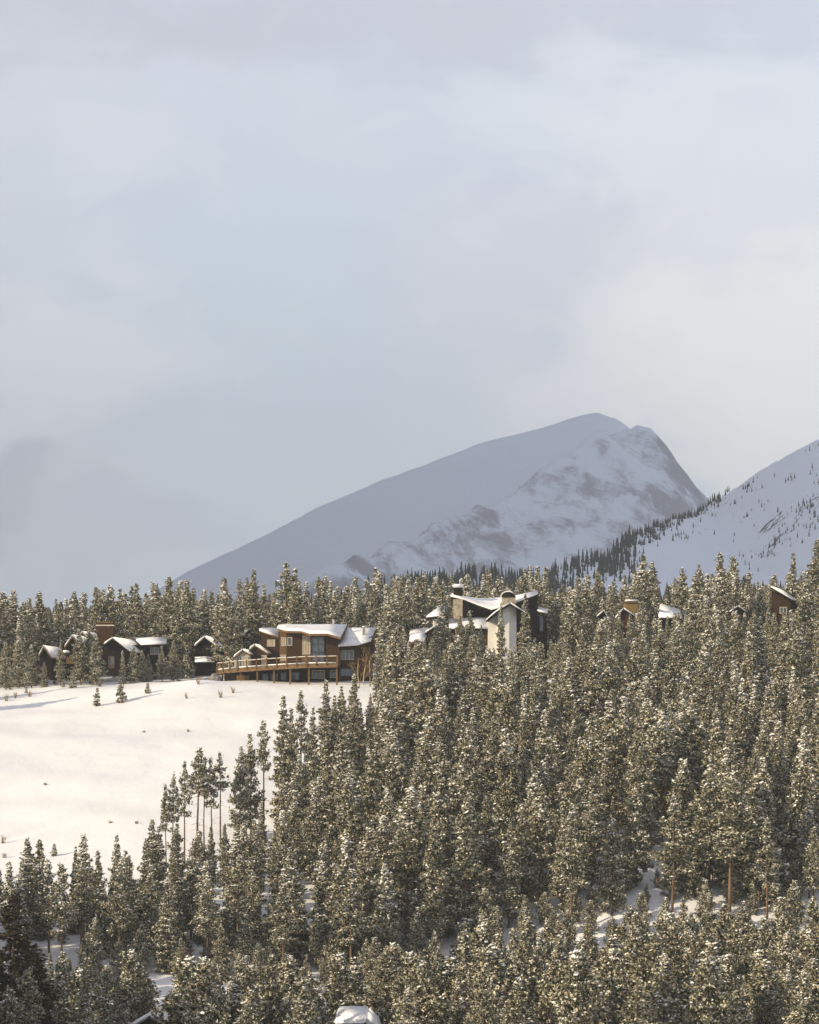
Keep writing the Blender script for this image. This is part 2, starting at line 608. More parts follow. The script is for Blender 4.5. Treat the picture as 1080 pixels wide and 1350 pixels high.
class Geo:
    def __init__(self):
        self.V, self.T, self.M, self.n = [], [], [], 0

    def add(self, VT, mi):
        V, T = VT
        self.V.append(V)
        self.T.append(T + self.n)
        self.M.append(np.full(len(T), mi))
        self.n += len(V)

    def out(self):
        return np.concatenate(self.V), np.concatenate(self.T), np.concatenate(self.M)


def conifer(kind, seed, Hh, cb_, R, snow=.6, needle='needles', bpm=8.0, psize=1.0):
    """A conifer of height Hh: trunk mesh and crown mesh (branch sprays of needle blades with snow lying on them)."""
    rng = np.random.default_rng(seed)
    lean = rng.normal(0, .012, 2)
    zz = np.linspace(-1.2, Hh * .97, 9)
    sway = np.cumsum(rng.normal(0, .035, (9, 2)), 0)
    pts = np.stack([lean[0] * zz + sway[:, 0] * (zz > 0), lean[1] * zz + sway[:, 1] * (zz > 0), zz], 1)
    tk = tube(pts, Hh * .0115 + .03, .03)
    trunk = mesh_tris('trunk', tk[0], tk[1], [M['bark']], smooth=True)
    g = Geo()
    zb = cb_ * Hh
    nb = int((Hh - zb) * bpm)
    if kind == 'spruce':                       # whorls with gaps between them
        nw = max(9, int((Hh - zb) / .52))
        tb = np.repeat((np.arange(nw) + .15) / nw, max(4, round(nb / nw))) + rng.normal(0, .24 / nw, nw * max(4, round(nb / nw)))
        tb = np.clip(tb + np.repeat(rng.normal(0, .18 / nw, nw), max(4, round(nb / nw))), 0, .985)
        wl = np.repeat(rng.uniform(.80, 1.14, nw), max(4, round(nb / nw)))
    else:
        tb = np.sort(rng.uniform(0, 1, nb)) ** .9
        wl = np.ones(nb)
    sharp = rng.uniform(.85, 1.2)
    allP, allD, allU, allS = [], [], [], []
    gap = rng.uniform(0, 6.28, 9)
    gapz = rng.uniform(.15, .55, 9)
    for t_, wl_ in zip(tb, wl):
        z = zb + (Hh - zb) * t_
        az = rng.uniform(0, 6.28)
        if kind == 'spruce':
            L = R * (1 - t_) ** sharp * wl_ * rng.uniform(.6, 1.18) + .10
            if t_ < .06:
                L *= .75
            el = math.radians(-24 + 44 * t_ + rng.normal(0, 6))
        elif kind == 'young':
            L = R * (1 - t_) ** (sharp * .85) * rng.uniform(.4, 1.3) * min(1, .65 + t_ * 2) + .12
            el = math.radians(2 + 38 * t_ + rng.normal(0, 12))
        else:
            L = R * min(1.0, .6 + 1.5 * t_) * (1 - t_ ** 1.12) ** sharp * rng.uniform(.35, 1.32) + .15
            el = math.radians(-18 + 55 * t_ + rng.normal(0, 13))
        k = int(z * .8) % 9
        L *= 1 - gapz[k] * max(0, math.cos(az - gap[k])) ** 2
        cx_, cy_ = np.interp(z, zz, pts[:, 0]), np.interp(z, zz, pts[:, 1])
        if rng.uniform() < .07:
            L *= 1.3
        ca, sa = math.cos(az), math.sin(az)
        if kind == 'spruce':
            nt = max(3, int(5.5 * L + 2))
            fr = rng.uniform(.12, 1, nt) ** .8
            wv = .30 * np.sin(np.clip(fr * 2.9, .25, 2.9)) * min(1, .4 + L / 1.8)
            off = rng.normal(0, 1, nt).clip(-1.5, 1.5) * wv
            up = rng.normal(0, .055, nt)
            hz = fr * L * math.sin(el) + .16 * L * fr ** 3 - .14 * np.abs(off) + up
        else:
            nt = max(5, int(8 * L + 4))
            fr = np.clip(rng.normal(.80 if L > .8 else .6, .19, nt), .1, 1.12)
            cs = (.17 + .13 * min(1.5, L)) * rng.uniform(.7, 1.25)
            off = rng.normal(0, cs, nt)
            up = rng.normal(0, cs * .55, nt)
            hz = fr * L * math.sin(el) + .16 * L * fr ** 2 + up
        hx = fr * L * math.cos(el)
        allP.append(np.stack([cx_ + hx * ca - off * sa, cy_ + hx * sa + off * ca, z + hz], 1))
        so = np.sign(off) * .5
        allD.append(np.stack([ca - so * sa + 0 * off, sa + so * ca + 0 * off, np.full(nt, math.sin(el) + (.35 if kind != 'spruce' else -.15))], 1))
        allU.append(up / (np.abs(up).max() + 1e-6))
        allS.append(np.full(nt, min(1, .40 + .6 * L / 1.1)))
    P = np.concatenate(allP)
    D = norm(np.concatenate(allD))
    U = np.concatenate(allU)
    g.add(blades(P, D, 5, .46 if kind != 'spruce' else .44, .11, rng, spread=.75, size=np.concatenate(allS)), 0)
    # snow lies on the upper side of each spray
    cl = vnoise(P[:, 0] * .9 + P[:, 2] * .5, P[:, 1] * .9 + P[:, 2] * .7, seed) * .5 + .5
    keep = (U > (-.45 if kind != 'spruce' else -.7)) & (rng.uniform(0, 1, len(P)) < snow * (.15 + 1.5 * cl * cl))
    Ps = P[keep] + np.array([0, 0, .10]) + rng.normal(0, .04, (keep.sum(), 3))
    g.add(pads(Ps, rng.uniform(.08, .22, len(Ps)) * psize * (.75 + .55 * cl[keep]), rng), 1)
    # dead lower twigs under a pine's crown
    if kind == 'pine' and cb_ > .2:
        for _ in range(int(zb * 1.6)):
            z = rng.uniform(.25, 1) * zb
            az = rng.uniform(0, 6.28)
            L = rng.uniform(.4, 1.3)
            p0 = np.array([np.interp(z, zz, pts[:, 0]), np.interp(z, zz, pts[:, 1]), z])
            p1 = p0 + L * np.array([math.cos(az), math.sin(az), -.25])
            g.add(tube([p0, (p0 + p1) / 2 + [0, 0, .05], p1], .03, .012, 3), 2)
    V, T, mi = g.out()
    crown = mesh_tris('crown', V, T, [M[needle], M['tree_snow'], M['bark']], mi)
    return trunk, crown, Hh


PINES = [conifer('pine', 100 + i, *p, bpm=12.5, snow=.72) for i, p in enumerate([
    (17, .12, 2.7), (16, .08, 2.9), (18, .14, 2.5), (15, .06, 2.8), (17, .16, 2.6), (16, .10, 2.3), (18, .10, 3.0), (16, .05, 2.6), (17, .08, 2.2), (15, .04, 3.0)])]
BAREPINES = [conifer('pine', 150 + i, *p, bpm=10, snow=.7) for i, p in enumerate([(17, .34, 2.2), (16, .38, 2.4), (15, .36, 2.0), (17, .42, 2.2)])]
HIGHPINES = [conifer('pine', 180 + i, *p, bpm=9, snow=.6) for i, p in enumerate([(17, .50, 1.8), (16, .56, 1.6), (15, .48, 1.4), (17, .60, 1.7)])]
SPRUCES = [conifer('spruce', 200 + i, *p, snow=.70, bpm=20, psize=.95) for i, p in enumerate([
    (15, .02, 3.0), (16, .03, 2.7), (14, .02, 3.2), (17, .03, 2.9), (15, .02, 2.4), (16, .02, 3.2), (18, .03, 2.6)])]
YOUNG = [conifer('young', 300 + i, *p, snow=.72, bpm=15, psize=.85) for i, p in enumerate([
    (9, .02, 2.2), (8, .02, 2.5), (10, .03, 2.1), (7, .01, 2.0), (9, .03, 2.7), (10, .02, 2.6)])]
DARKPINES = [conifer('pine', 400, 16, .06, 2.7, snow=.05, needle='needles_dark', bpm=10), conifer('spruce', 401, 13, .04, 2.4, snow=.14, needle='needles_dark', bpm=14)]
SMALL = [conifer('spruce', 500 + i, *p, snow=.5, bpm=18, psize=.7) for i, p in enumerate([(5, .05, 1.15), (4, .05, .85), (3, .03, .95)])]


def bare_tree(seed, Hh, forks, spread):
    rng = np.random.default_rng(seed)
    tg, cg = Geo(), Geo()

    def grow(p, d, L, r, lvl):
        n_ = 4
        pts_ = [np.array(p)]
        dd = np.array(d, float)
        for _ in range(n_):
            dd = dd + rng.normal(0, .10, 3)
            dd[2] += .05
            dd /= np.linalg.norm(dd)
            pts_.append(pts_[-1] + dd * L / n_)
        (tg if lvl == 0 else cg).add(tube(pts_, r, r * .55, 6 if lvl == 0 else 4), 0)
        if lvl < 3:
            for k in range(forks if lvl else forks + 3):
                f_ = rng.uniform(.35, 1.0)
                q = pts_[min(n_, int(f_ * n_))]
                a_ = rng.uniform(0, 6.28)
                e_ = dd * rng.uniform(.6, 1) + spread * np.array([math.cos(a_), math.sin(a_), rng.uniform(.1, .6)])
                grow(q, e_ / np.linalg.norm(e_), L * rng.uniform(.4, .62), r * .5, lvl + 1)
    grow((0, 0, -.6), (0, 0, 1), Hh * .55, Hh * .011 + .03, 0)
    a_, b_ = tg.out(), cg.out()
    return mesh_tris('trunk', a_[0], a_[1], [M['pale_bark']], smooth=True), mesh_tris('crown', b_[0], b_[1], [M['twig']], smooth=True), Hh


ASPENS = [bare_tree(600, 11, 3, .45), bare_tree(601, 10, 3, .4), bare_tree(602, 12, 2, .5)]


def put_tree(name, proto, x, y, height, label, cat, group=None, rz=None, fat=1.0):
    z = float(H(x, y))
    e = thing(name, label, cat, (x, y, z - .05), group)
    s = height / proto[2]
    e.scale = (s * fat, s * fat, s)
    e.rotation_euler = (0, 0, random.uniform(0, 6.28) if rz is None else rz)
    link('trunk', proto[0], e)
    link('crown', proto[1], e)
    return e


placed = []          # x, y, clearance


def put_px(name, protos, u, v, vtop, label, cat, group=None, fat=1.0, d=None, rz=None):
    """A single tree whose foot stands where the photo shows it (or at distance d when its foot is hidden)."""
    if d is None:
        d = hit(u, v)
    x = (u - 540) / F * d
    z = float(H(x, d))
    h = (VH - vtop) / F * d - z
    p = protos if isinstance(protos, tuple) else random.choice(protos)
    placed.append((x, d, 2.2))
    return put_tree(name, p, x, d, max(h, 1.0), label, cat, group, fat=fat, rz=rz)


# ------------------------------------------------------------------ houses
def window(par, u0, v0, u1, v1, d, fr='frame', pane='glass', cols=2, rows=1, depth=.14):
    f = MB()
    w_ = .9
    f.box(u0 - w_, v0 - w_, u1 + w_, v0, d - depth, depth)
    f.box(u0 - w_, v1, u1 + w_, v1 + w_, d - depth, depth)
    f.box(u0 - w_, v0 + .02, u0, v1 - .02, d - depth, depth)
    f.box(u1, v0 + .02, u1 + w_, v1 - .02, d - depth, depth)
    for k in range(1, cols):
        uu = u0 + (u1 - u0) * k / cols
        f.box(uu - .35, v0 + .03, uu + .35, v1 - .03, d - depth, depth * .9)
    for k in range(1, rows):
        vv = v0 + (v1 - v0) * k / rows
        f.box(u0 + .03, vv - .3, u1 - .03, vv + .3, d - depth * .97, depth * .8)
    fo = f.build('window', M[fr], par)
    p = MB()
    p.box(u0, v0, u1, v1, d - .05, .03)
    p.build('pane', M[pane], fo)
    return fo


def roof(par, pts, mat_='brown_wall', th=.3, snow=.55, inset=.0, name='roof'):
    """A roof slab along its top outline, with the snow lying on it as a sub-part."""
    r = MB().slab([Vector(p) for p in pts], th).build(name, M[mat_], par)
    c_ = sum((Vector(p) for p in pts), Vector()) / len(pts)
    sn = [c_ + (Vector(p) - c_) * (1 - inset) + Vector((0, 0, snow)) for p in pts]
    MB().slab(sn, snow - .01).build('roof_snow', M['roof_snow'], r, bevel=min(.28, snow * .45), smooth=True, seg=3)
    return r


def gable(par, apex, el, er, d, back, mat_='brown_wall', snow=.5, over=.5, wall='dark_shaded_wall', base=None, shift=0.0):
    """Gable end facing the viewer: wall polygon with two roof slopes running back."""
    a, l, r = W(*apex, d), W(*el, d), W(*er, d)
    bv = Vector((shift, back, 0))
    fo = Vector((0, -over, 0))
    if base is not None:
        lw, rw = l + (a - l) * .12, r + (a - r) * .12
        zb_ = W(0, base, d).z
        dn = Vector((0, 0, -.28))
        q = [Vector((lw.x, d, zb_)), Vector((rw.x, d, zb_)), rw + dn, a + dn, lw + dn]
        MB().hull(q, [p + bv for p in q]).build('wall', M[wall], par)
    roof(par, [l + fo, a + fo, a + bv, l + bv], mat_, .25, snow)
    roof(par, [a + fo + Vector((.005, 0, 0)), r + fo, r + bv, a + bv + Vector((.005, 0, 0))], mat_, .25, snow)


# --- the timber house with the long deck
hA = thing('timber_house', 'brown timber house with snowy angular roofs and a long railed deck above the snow', 'house', W(390, 893, 558))
w = MB().wall([(344.5, 881), (368.5, 881), (368.5, 838), (344.5, 830.5)], 568, 9)
w.build('wall', M['brown_wall'], hA)
MB().wall([(368.7, 880.5), (378, 880.5), (378, 831.5), (368.7, 827.5)], 560.5, 9).build('wall', M['tan_wall'], hA)
MB().wall([(378.2, 880), (398, 880), (398, 832), (378.2, 832)], 559.5, 9).build('wall', M['brown_wall'], hA)
MB().wall([(398.2, 880), (410, 880), (410, 835), (398.2, 832.5)], 558.5, 9).build('wall', M['tan_wall'], hA)
MB().wall([(410.2, 880), (448, 880), (448, 840), (432, 835.5), (410.2, 835.5)], 557, 10).build('wall', M['brown_wall'], hA)
MB().wall([(448.2, 898), (491, 898), (491, 838), (472, 848), (448.2, 848)], 559, 9).build('wall', M['brown_wall'], hA)
window(hA, 353, 844, 362, 851.5, 568, pane='cream_pane', cols=3)
window(hA, 371.5, 841, 376.8, 851, 560.5, pane='cream_pane', cols=2)
window(hA, 380, 841, 384.5, 850.5, 559.5, cols=1)
window(hA, 399.5, 838, 408.5, 848, 558.5, pane='cream_pane', cols=3)
window(hA, 399.5, 850, 408.5, 862, 558.5, pane='cream_pane', cols=3)
window(hA, 411.8, 840, 427, 859, 557, fr='teal_frame', cols=2, rows=2)
window(hA, 411.8, 860.8, 427, 872, 557, fr='teal_frame', cols=2)
window(hA, 449.8, 858, 466, 869, 559, fr='frame', cols=3)
window(hA, 449, 882, 466, 891, 559, fr='teal_frame', cols=1)
window(hA, 370.5, 864, 376.5, 870, 560.5, pane='cream_pane', cols=2)
# roofs
fr_ = [(365.5, 828.5, 557), (378, 832, 556), (398, 832.5, 555.5), (409, 835.8, 554), (432, 835.8, 553.5), (449, 841, 553)]
bk_ = [(368, 825.5, 571), (378, 825, 571), (398, 825, 571), (409, 824.8, 571), (432, 824.6, 571), (457.5, 824.2, 571)]
big = MB()
tp = [W(*p) for p in fr_] + [W(*p) for p in reversed(bk_)]
i0 = 0
rm = MB()
for k in range(5):
    rm.slab([W(*fr_[k]), W(*fr_[k + 1]), W(*bk_[k + 1]), W(*bk_[k])], .35)
ra = rm.build('roof', M['tan_wall'], hA)
import bmesh


def draped_snow(front, back_, th, par, name='roof_snow'):
    """One continuous rounded blanket of snow over a run of roof panels."""
    n_ = len(front)
    tv = []
    rows = 7
    for j in range(rows):
        s_ = j / (rows - 1)
        for k in range(n_):
            p = Vector(front[k]).lerp(Vector(back_[k]), s_)
            e_ = min(1, 4 * min(s_, 1 - s_) + .35)
            eu = .75 if k in (0, n_ - 1) else 1
            tv.append(p + Vector((0, -.25 * (1 - s_) if j == 0 else 0, th * e_ ** .5 * eu + .02)))
    bv_ = []
    for j in range(rows):
        s_ = j / (rows - 1)
        for k in range(n_):
            p = Vector(front[k]).lerp(Vector(back_[k]), s_)
            bv_.append(p + Vector((0, -.18 if j == 0 else 0, .004)))
    nv = rows * n_
    fs = []
    for j in range(rows - 1):
        for k in range(n_ - 1):
            a = j * n_ + k
            fs.append([a, a + 1, a + n_ + 1, a + n_])
            fs.append([nv + a, nv + a + n_, nv + a + n_ + 1, nv + a + 1])
    rim = [k for k in range(n_)] + [j * n_ + n_ - 1 for j in range(1, rows)] + [(rows - 1) * n_ + k for k in range(n_ - 2, -1, -1)] + [j * n_ for j in range(rows - 2, 0, -1)]
    for a, b_ in zip(rim, rim[1:] + rim[:1]):
        fs.append([b_, a, nv + a, nv + b_])
    mb = MB()
    mb.v, mb.f = tv + bv_, fs
    return mb.build(name, M['roof_snow'], par, smooth=True)


draped_snow([W(*p) for p in fr_], [W(*p) for p in bk_], .46, ra)
l_f, l_b = [(342, 831.5, 566.5), (355, 836.3, 566.5), (367.5, 840, 566.5)], [(344, 829.5, 578), (356, 829.5, 578), (367.5, 829.5, 578)]
rl = MB().slab([W(*l_f[0]), W(*l_f[2]), W(*l_b[2]), W(*l_b[0])], .3).build('roof', M['tan_wall'], hA)
draped_snow([W(*p) for p in l_f], [W(*p) for p in l_b], .45, rl)
a_f = [(446, 852.5, 556.5), (459, 852, 556.5), (472, 851, 556.5), (489, 846, 557)]
a_b = [(459, 829, 569), (470, 829, 569), (482, 829, 569), (495.5, 829, 569)]
rr = MB().slab([W(*a_f[0]), W(*a_f[3]), W(*a_b[3]), W(*a_b[0])], .3).build('roof', M['dark_shaded_wall'], hA)
draped_snow([W(*p) for p in a_f], [W(*p) for p in a_b], .5, rr)
MB().box(438, 816.5, 441, 825, 563, .5).build('vent_pipe', M['metal'], hA)
chm = MB().box(478, 827, 481.5, 846, 562, 1.0).build('chimney', M['stone'], hA)
MB().box(477.7, 825, 481.8, 827, 561.9, 1.2).build('chimney_snow', M['roof_snow'], chm, bevel=.1, smooth=True)
# entrance gables behind the deck
gable(hA, (320, 857.5), (307.5, 867.5), (331, 864), 563.5, 6, 'deck_wood', .45, .5, 'frame', 884, shift=1.2)
gable(hA, (336, 851), (328.5, 857), (354, 862.5), 565, 6, 'deck_wood', .45, .5, 'brown_wall', 884, shift=1.0)
window(hA, 313, 866.5, 318.2, 879, 563.5, pane='glass', cols=2)
window(hA, 320.5, 866.5, 326.5, 879, 563.5, pane='cream_pane', cols=2)
window(hA, 345.5, 864.5, 351, 877, 565, pane='cream_pane', cols=1)
# deck
DU, DD = [286, 313, 352, 404, 445], [561, 558, 554.5, 550.5, 549]
DFLO = [883.6, 880.8, 877.8, 875.0, 874.3]


def dk(u, dv=0.0, back=0.0):
    d = float(np.interp(u, DU, DD))
    return W(u, float(np.interp(u, DU, DFLO)) + dv, d) + Vector((0, back, 0))


fl = MB()
for a, b_ in zip(DU[:-1], DU[1:]):
    pa, pb = dk(a), dk(b_)
    fl.slab([pa, pb, Vector((pb.x, 561 if b_ > 330 else 568, pb.z)), Vector((pa.x, 561 if a > 330 else 568, pa.z))], .22)
deck = fl.build('deck_floor', M['deck_wood'], hA)
sn = MB()
for a, b_ in zip(DU[:-1], DU[1:]):
    pa, pb = dk(a, -.1), dk(b_, -.1)
    sn.slab([pa + Vector((0, -.05, .24)), pb + Vector((0, -.05, .24)), pb + Vector((0, 1.6, .20)), pa + Vector((0, 1.6, .20))], .20)
sn.build('deck_snow', M['roof_snow'], deck, bevel=.08, smooth=True)
for a, b_ in zip(DU[:-1], DU[1:]):
    MB().bar(dk(a, 1.9, .15) + Vector((0, 0, -.25)), dk(b_, 1.9, .15) + Vector((0, 0, -.25)), .25, .55).build('deck_beam', M['deck_wood'], hA)
    rb = MB().bar(dk(a) + Vector((0, 0, 1.28)), dk(b_) + Vector((0, 0, 1.28)), .18, .16).build('railing', M['deck_wood'], hA)
    MB().bar(dk(a) + Vector((0, 0, 1.40)), dk(b_) + Vector((0, 0, 1.40)), .2, .07).build('railing_snow', M['roof_snow'], rb)
    MB().bar(dk(a) + Vector((0, 0, .72)), dk(b_) + Vector((0, 0, .72)), .05, .05).build('railing', M['deck_wood'], hA)
for u in (286, 294, 303, 313, 325.5, 338, 351.5, 365, 378, 391.5, 404, 417, 431, 444.5):
    p = dk(u) + Vector((0, -.1, 0))
    MB().bar(p + Vector((0, 0, -.4)), p + Vector((0, 0, 1.5)), .22 if u not in (313, 404, 444.5) else .34).build('railing_post', M['deck_wood'], hA)
for u in (293, 317, 339, 361, 382.5, 407, 444):
    p = dk(u, 0, .9)
    MB().bar(Vector((p.x, p.y, float(H(p.x, p.y)) - .5)), p + Vector((0, 0, -.25)), .32).build('deck_post', M['tan_wall'], hA)
# storey under the deck, its shade put into dark wall and frame colours
MB().wall([(296, 903), (447.5, 899), (447.5, 880.3), (296, 887)], 559.5, 3).build('wall', M['dark_shaded_wall'], hA)
MB().box(312, 890.5, 328.5, 899, 559.1, .3).build('door', M['tan_wall'], hA)
window(hA, 347, 889, 353, 898, 559.5, fr='teal_frame', cols=2)
window(hA, 358, 889, 366, 897.5, 559.5, fr='teal_frame', cols=2)
window(hA, 371, 887.5, 377, 896, 559.5, fr='teal_frame', cols=2)
window(hA, 384, 887, 394, 896, 559.5, fr='teal_frame', cols=2)
window(hA, 412, 884.5, 427.5, 894, 559.5, cols=3)
window(hA, 436, 884.5, 442.5, 893, 559.5, cols=1)

# --- the dark cabin among the trees on the left
hB = thing('dark_cabin', 'dark timber cabin with several snowy gables and a square brown chimney behind the small spruces', 'house', W(140, 884, 572))
gable(hB, (149.5, 842.5), (137, 851), (173, 860.5), 572, 12, 'dark_shaded_wall', .5, 1.2, 'dark_shaded_wall', 890, shift=3.6)
MB().wall([(172, 890), (217, 890), (217, 850), (172, 850)], 577, 7).build('wall', M['dark_shaded_wall'], hB)
f2, b2 = [(186, 850.5, 575), (204, 850, 575), (219.5, 849.5, 575)], [(176, 842, 585), (198, 842.3, 585), (220.5, 842, 585)]
rw_ = MB().slab([W(*f2[0]), W(*f2[2]), W(*b2[2]), W(*b2[0])], .3).build('roof', M['dark_shaded_wall'], hB)
draped_snow([W(*p) for p in f2], [W(*p) for p in b2], .6, rw_)
window(hB, 199, 854, 209, 862, 577, cols=2)
window(hB, 144, 866, 150, 880, 572, fr='deck_wood', cols=1)
ch = MB().wall([(128, 872), (149, 872), (149, 821), (128, 821)], 579, 3).build('chimney', M['brown_wall'], hB)
MB().box(126.5, 823.6, 150.2, 825.2, 578.8, 3.4).build('chimney_band', M['frame'], ch)
MB().box(127.6, 819.5, 149.4, 821, 578.9, 3.2).build('chimney_cap', M['tan_wall'], ch)
gable(hB, (96, 839), (85.5, 854), (108, 853), 574, 9, 'deck_wood', .5, .8, 'dark_shaded_wall', 895, shift=2.5)
gable(hB, (108.5, 834), (104.5, 840), (117, 842), 581, 6, 'deck_wood', .4, .6, 'dark_shaded_wall', 870, shift=2.0)
gable(hB, (58, 853), (51.5, 865), (69.5, 868), 577, 7, 'deck_wood', .45, .6, 'dark_shaded_wall', 895, shift=2.2)
pd = MB().wall([(82, 863), (92.5, 863), (92.5, 861), (82, 861)], 571, 2.4).build('porch_roof', M['dark_shaded_wall'], hB)
MB().slab([W(82, 857.3, 570.8), W(92.5, 857.3, 570.8), W(92.5, 857.3, 573.2), W(82, 857.3, 573.2)], .54).build('roof_snow', M['roof_snow'], pd, bevel=.22, smooth=True, seg=3)
MB().box(87.5, 865.5, 99, 875.5, 573, .6).build('porch_wall', M['tan_wall'], hB)

# --- small snowy roofs between the cabin and the timber house
hS = thing('small_cabin', 'small cabin with a rounded snow roof beside the pine clump near the deck end', 'house', W(272, 880, 580))
gable(hS, (270, 841), (256, 853), (290, 856), 580, 7, 'dark_shaded_wall', .6, .6, 'dark_shaded_wall', 892, shift=1.5)
ls = MB().slab([W(257, 873, 572), W(283, 873, 572), W(283, 870.5, 576), W(257, 870.5, 576)], .25).build('porch_roof', M['dark_shaded_wall'], hS)
draped_snow([W(257, 873, 572), W(270, 873, 572), W(283, 873, 572)], [W(257, 868, 577), W(270, 868, 577), W(283, 868, 577)], .5, ls)
MB().box(259, 873.6, 281, 884, 574, .5).build('wall', M['dark_shaded_wall'], hS)
hT = thing('outbuilding', 'outbuilding showing only its snowy roof between dark trees behind the timber house', 'house', W(332, 850, 600))
gable(hT, (331, 829.5), (319, 840), (345, 841), 600, 8, 'dark_shaded_wall', .6, .6, 'dark_shaded_wall', 872, shift=.5)

# --- the pale stucco house in the forest
hC = thing('stucco_house', 'pale stucco house with butterfly roof, tall tower wall and two chimneys in the forest', 'house', W(650, 870, 588))
MB().wall([(656.5, 890), (671.5, 890), (671.5, 797.5), (656.5, 808)], 583, 6).build('wall', M['stucco'], hC)
q = [W(671.7, 890, 583), W(681, 890, 586), W(681, 803, 586), W(671.7, 797.5, 583)]
MB().hull(q, [p + Vector((-.4, 4.5, 0)) for p in q]).build('wall', M['stucco'], hC)
MB().wall([(643.5, 890), (656.2, 890), (656.2, 808), (643.5, 818)], 585.5, 5).build('wall', M['stucco'], hC)
MB().wall([(681.2, 890), (693, 890), (693, 808), (681.2, 803)], 587.5, 4).build('wall', M['dark_shaded_wall'], hC)  # side of the pale tower turned from the sun, shade painted as dark colour
t1 = [(641, 818, 581.5), (650, 810.5, 581.5), (660, 803, 581.5), (672, 796, 581.5)]
t1b = [(646, 817, 589), (655, 809, 589), (664, 802, 589), (674, 796, 589)]
r1 = MB()
for k in range(3):
    r1.slab([W(*t1[k]), W(*t1[k + 1]), W(*t1b[k + 1]), W(*t1b[k])], .35)
r1 = r1.build('roof', M['dark_shaded_wall'], hC)
draped_snow([W(*p) for p in t1], [W(*p) for p in t1b], .45, r1)
roof(hC, [W(672.2, 796, 581.5), W(693.5, 808.5, 583), W(693.5, 808.5, 590), W(674.2, 796, 589)], 'dark_shaded_wall', .3, .3)
MB().wall([(681.5, 880), (709, 880), (709, 784), (681.5, 795)], 592, 8).build('wall', M['dark_shaded_wall'], hC)
MB().wall([(598, 880), (681, 880), (681, 800), (650, 804), (612, 792), (598, 788)], 594, 6).build('wall', M['dark_shaded_wall'], hC)
bt = [(594, 786.5, 591), (612, 791, 591), (630, 798, 591), (648, 804.5, 591), (664, 800, 591), (684, 793.5, 591), (709.5, 783.5, 591)]
bb = [(597, 783.5, 603), (612, 788, 603), (630, 790, 603), (648, 790, 603), (664, 788, 603), (684, 785.5, 603), (708, 779.5, 603)]
r2 = MB()
for k in range(6):
    r2.slab([W(*bt[k]), W(*bt[k + 1]), W(*bb[k + 1]), W(*bb[k])], .4)
r2 = r2.build('roof', M['dark_shaded_wall'], hC)
draped_snow([W(*p) for p in bt], [W(*p) for p in bb], .4, r2)
# barrel-topped chimney
bc = MB().wall([(662, 812), (680, 812), (680, 787), (662, 787)], 588.5, 2.2).build('chimney', M['stone'], hC)
arc = [(671 + 9.0 * math.cos(a_), 787 - 6.2 * math.sin(a_)) for a_ in np.linspace(0, math.pi, 11)]
MB().wall(arc, 588.2, 2.8).build('barrel_cap', M['dark_shaded_wall'], bc, smooth=False)
arc2 = [(670 + 10.0 * math.cos(a_), 786.5 - 7.6 * math.sin(a_)) for a_ in np.linspace(.9, math.pi, 11)]
arc3 = [(670 + 9.0 * math.cos(a_), 786.5 - 6.3 * math.sin(a_)) for a_ in np.linspace(math.pi, .9, 11)]
sb = MB()
for k in range(10):
    qd = [arc2[k], arc2[k + 1], arc3[9 - k], arc3[10 - k]]
    sb.wall(qd, 588.1, 2.9)
sb.build('chimney_snow', M['roof_snow'], bc)
# square chimney with cap
c2 = MB().wall([(598, 800), (610, 800), (610, 774.5), (598, 774.5)], 596, 2).build('chimney', M['dark_shaded_wall'], hC)
MB().box(597, 769.8, 611.3, 774.3, 595.7, 2.4).build('chimney_snow', M['roof_snow'], c2, bevel=.2, smooth=True)
MB().wall([(598, 860), (610, 860), (610, 790), (598, 790)], 589.5, 3).build('wall', M['stone'], hC)
# lower snowy terrace and windows between the wings
lt = MB().slab([W(592, 829.5, 586), W(645, 829.5, 586), W(645, 828, 593), W(592, 828, 593)], .3).build('porch_roof', M['dark_shaded_wall'], hC)
draped_snow([W(592, 829, 585.8), W(610, 829, 585.8), W(628, 829, 585.8), W(645, 829, 585.8)], [W(592, 817, 593.5), W(610, 816, 593.5), W(628, 815.5, 593.5), W(645, 815, 593.5)], .5, lt)
MB().box(593, 831.5, 646, 872, 587, .4).build('wall', M['brown_wall'], hC)
window(hC, 627, 833, 634, 842, 587, cols=2)
# left wings
roof(hC, [W(561, 815, 587), W(585, 813, 587), W(588, 801, 595), W(576, 804, 595)], 'dark_shaded_wall', .3, .45)
MB().box(571, 816, 586, 870, 589, 4).build('wall', M['stucco'], hC)
roof(hC, [W(560, 835, 583), W(574, 826.5, 583), W(580, 826, 588), W(566, 834, 588)], 'dark_shaded_wall', .3, .4)
MB().wall([(567, 870), (577, 870), (577, 829), (567, 834)], 584.5, 3).build('wall', M['tan_wall'], hC)
roof(hC, [W(540, 847, 580), W(560, 847, 580), W(566, 830, 592), W(540, 833, 592)], 'deck_wood', .3, .5)
MB().box(542.5, 848.6, 558, 851, 580.5, 1.5).build('balcony', M['deck_wood'], hC)
MB().box(542.5, 853.5, 558.5, 857, 580.5, 1.5).build('balcony', M['deck_wood'], hC)
MB().box(547.5, 850.5, 553, 900, 580.8, 1.2).build('pillar', M['stone'], hC)
window(hC, 712, 812, 716, 832, 593, fr='teal_frame', cols=1)
roof(hC, [W(708, 806, 590), W(722, 810, 590), W(722, 806, 598), W(708, 801, 598)], 'dark_shaded_wall', .3, .4)
MB().box(709.3, 811.5, 721, 870, 593, 4).build('wall', M['dark_shaded_wall'], hC)

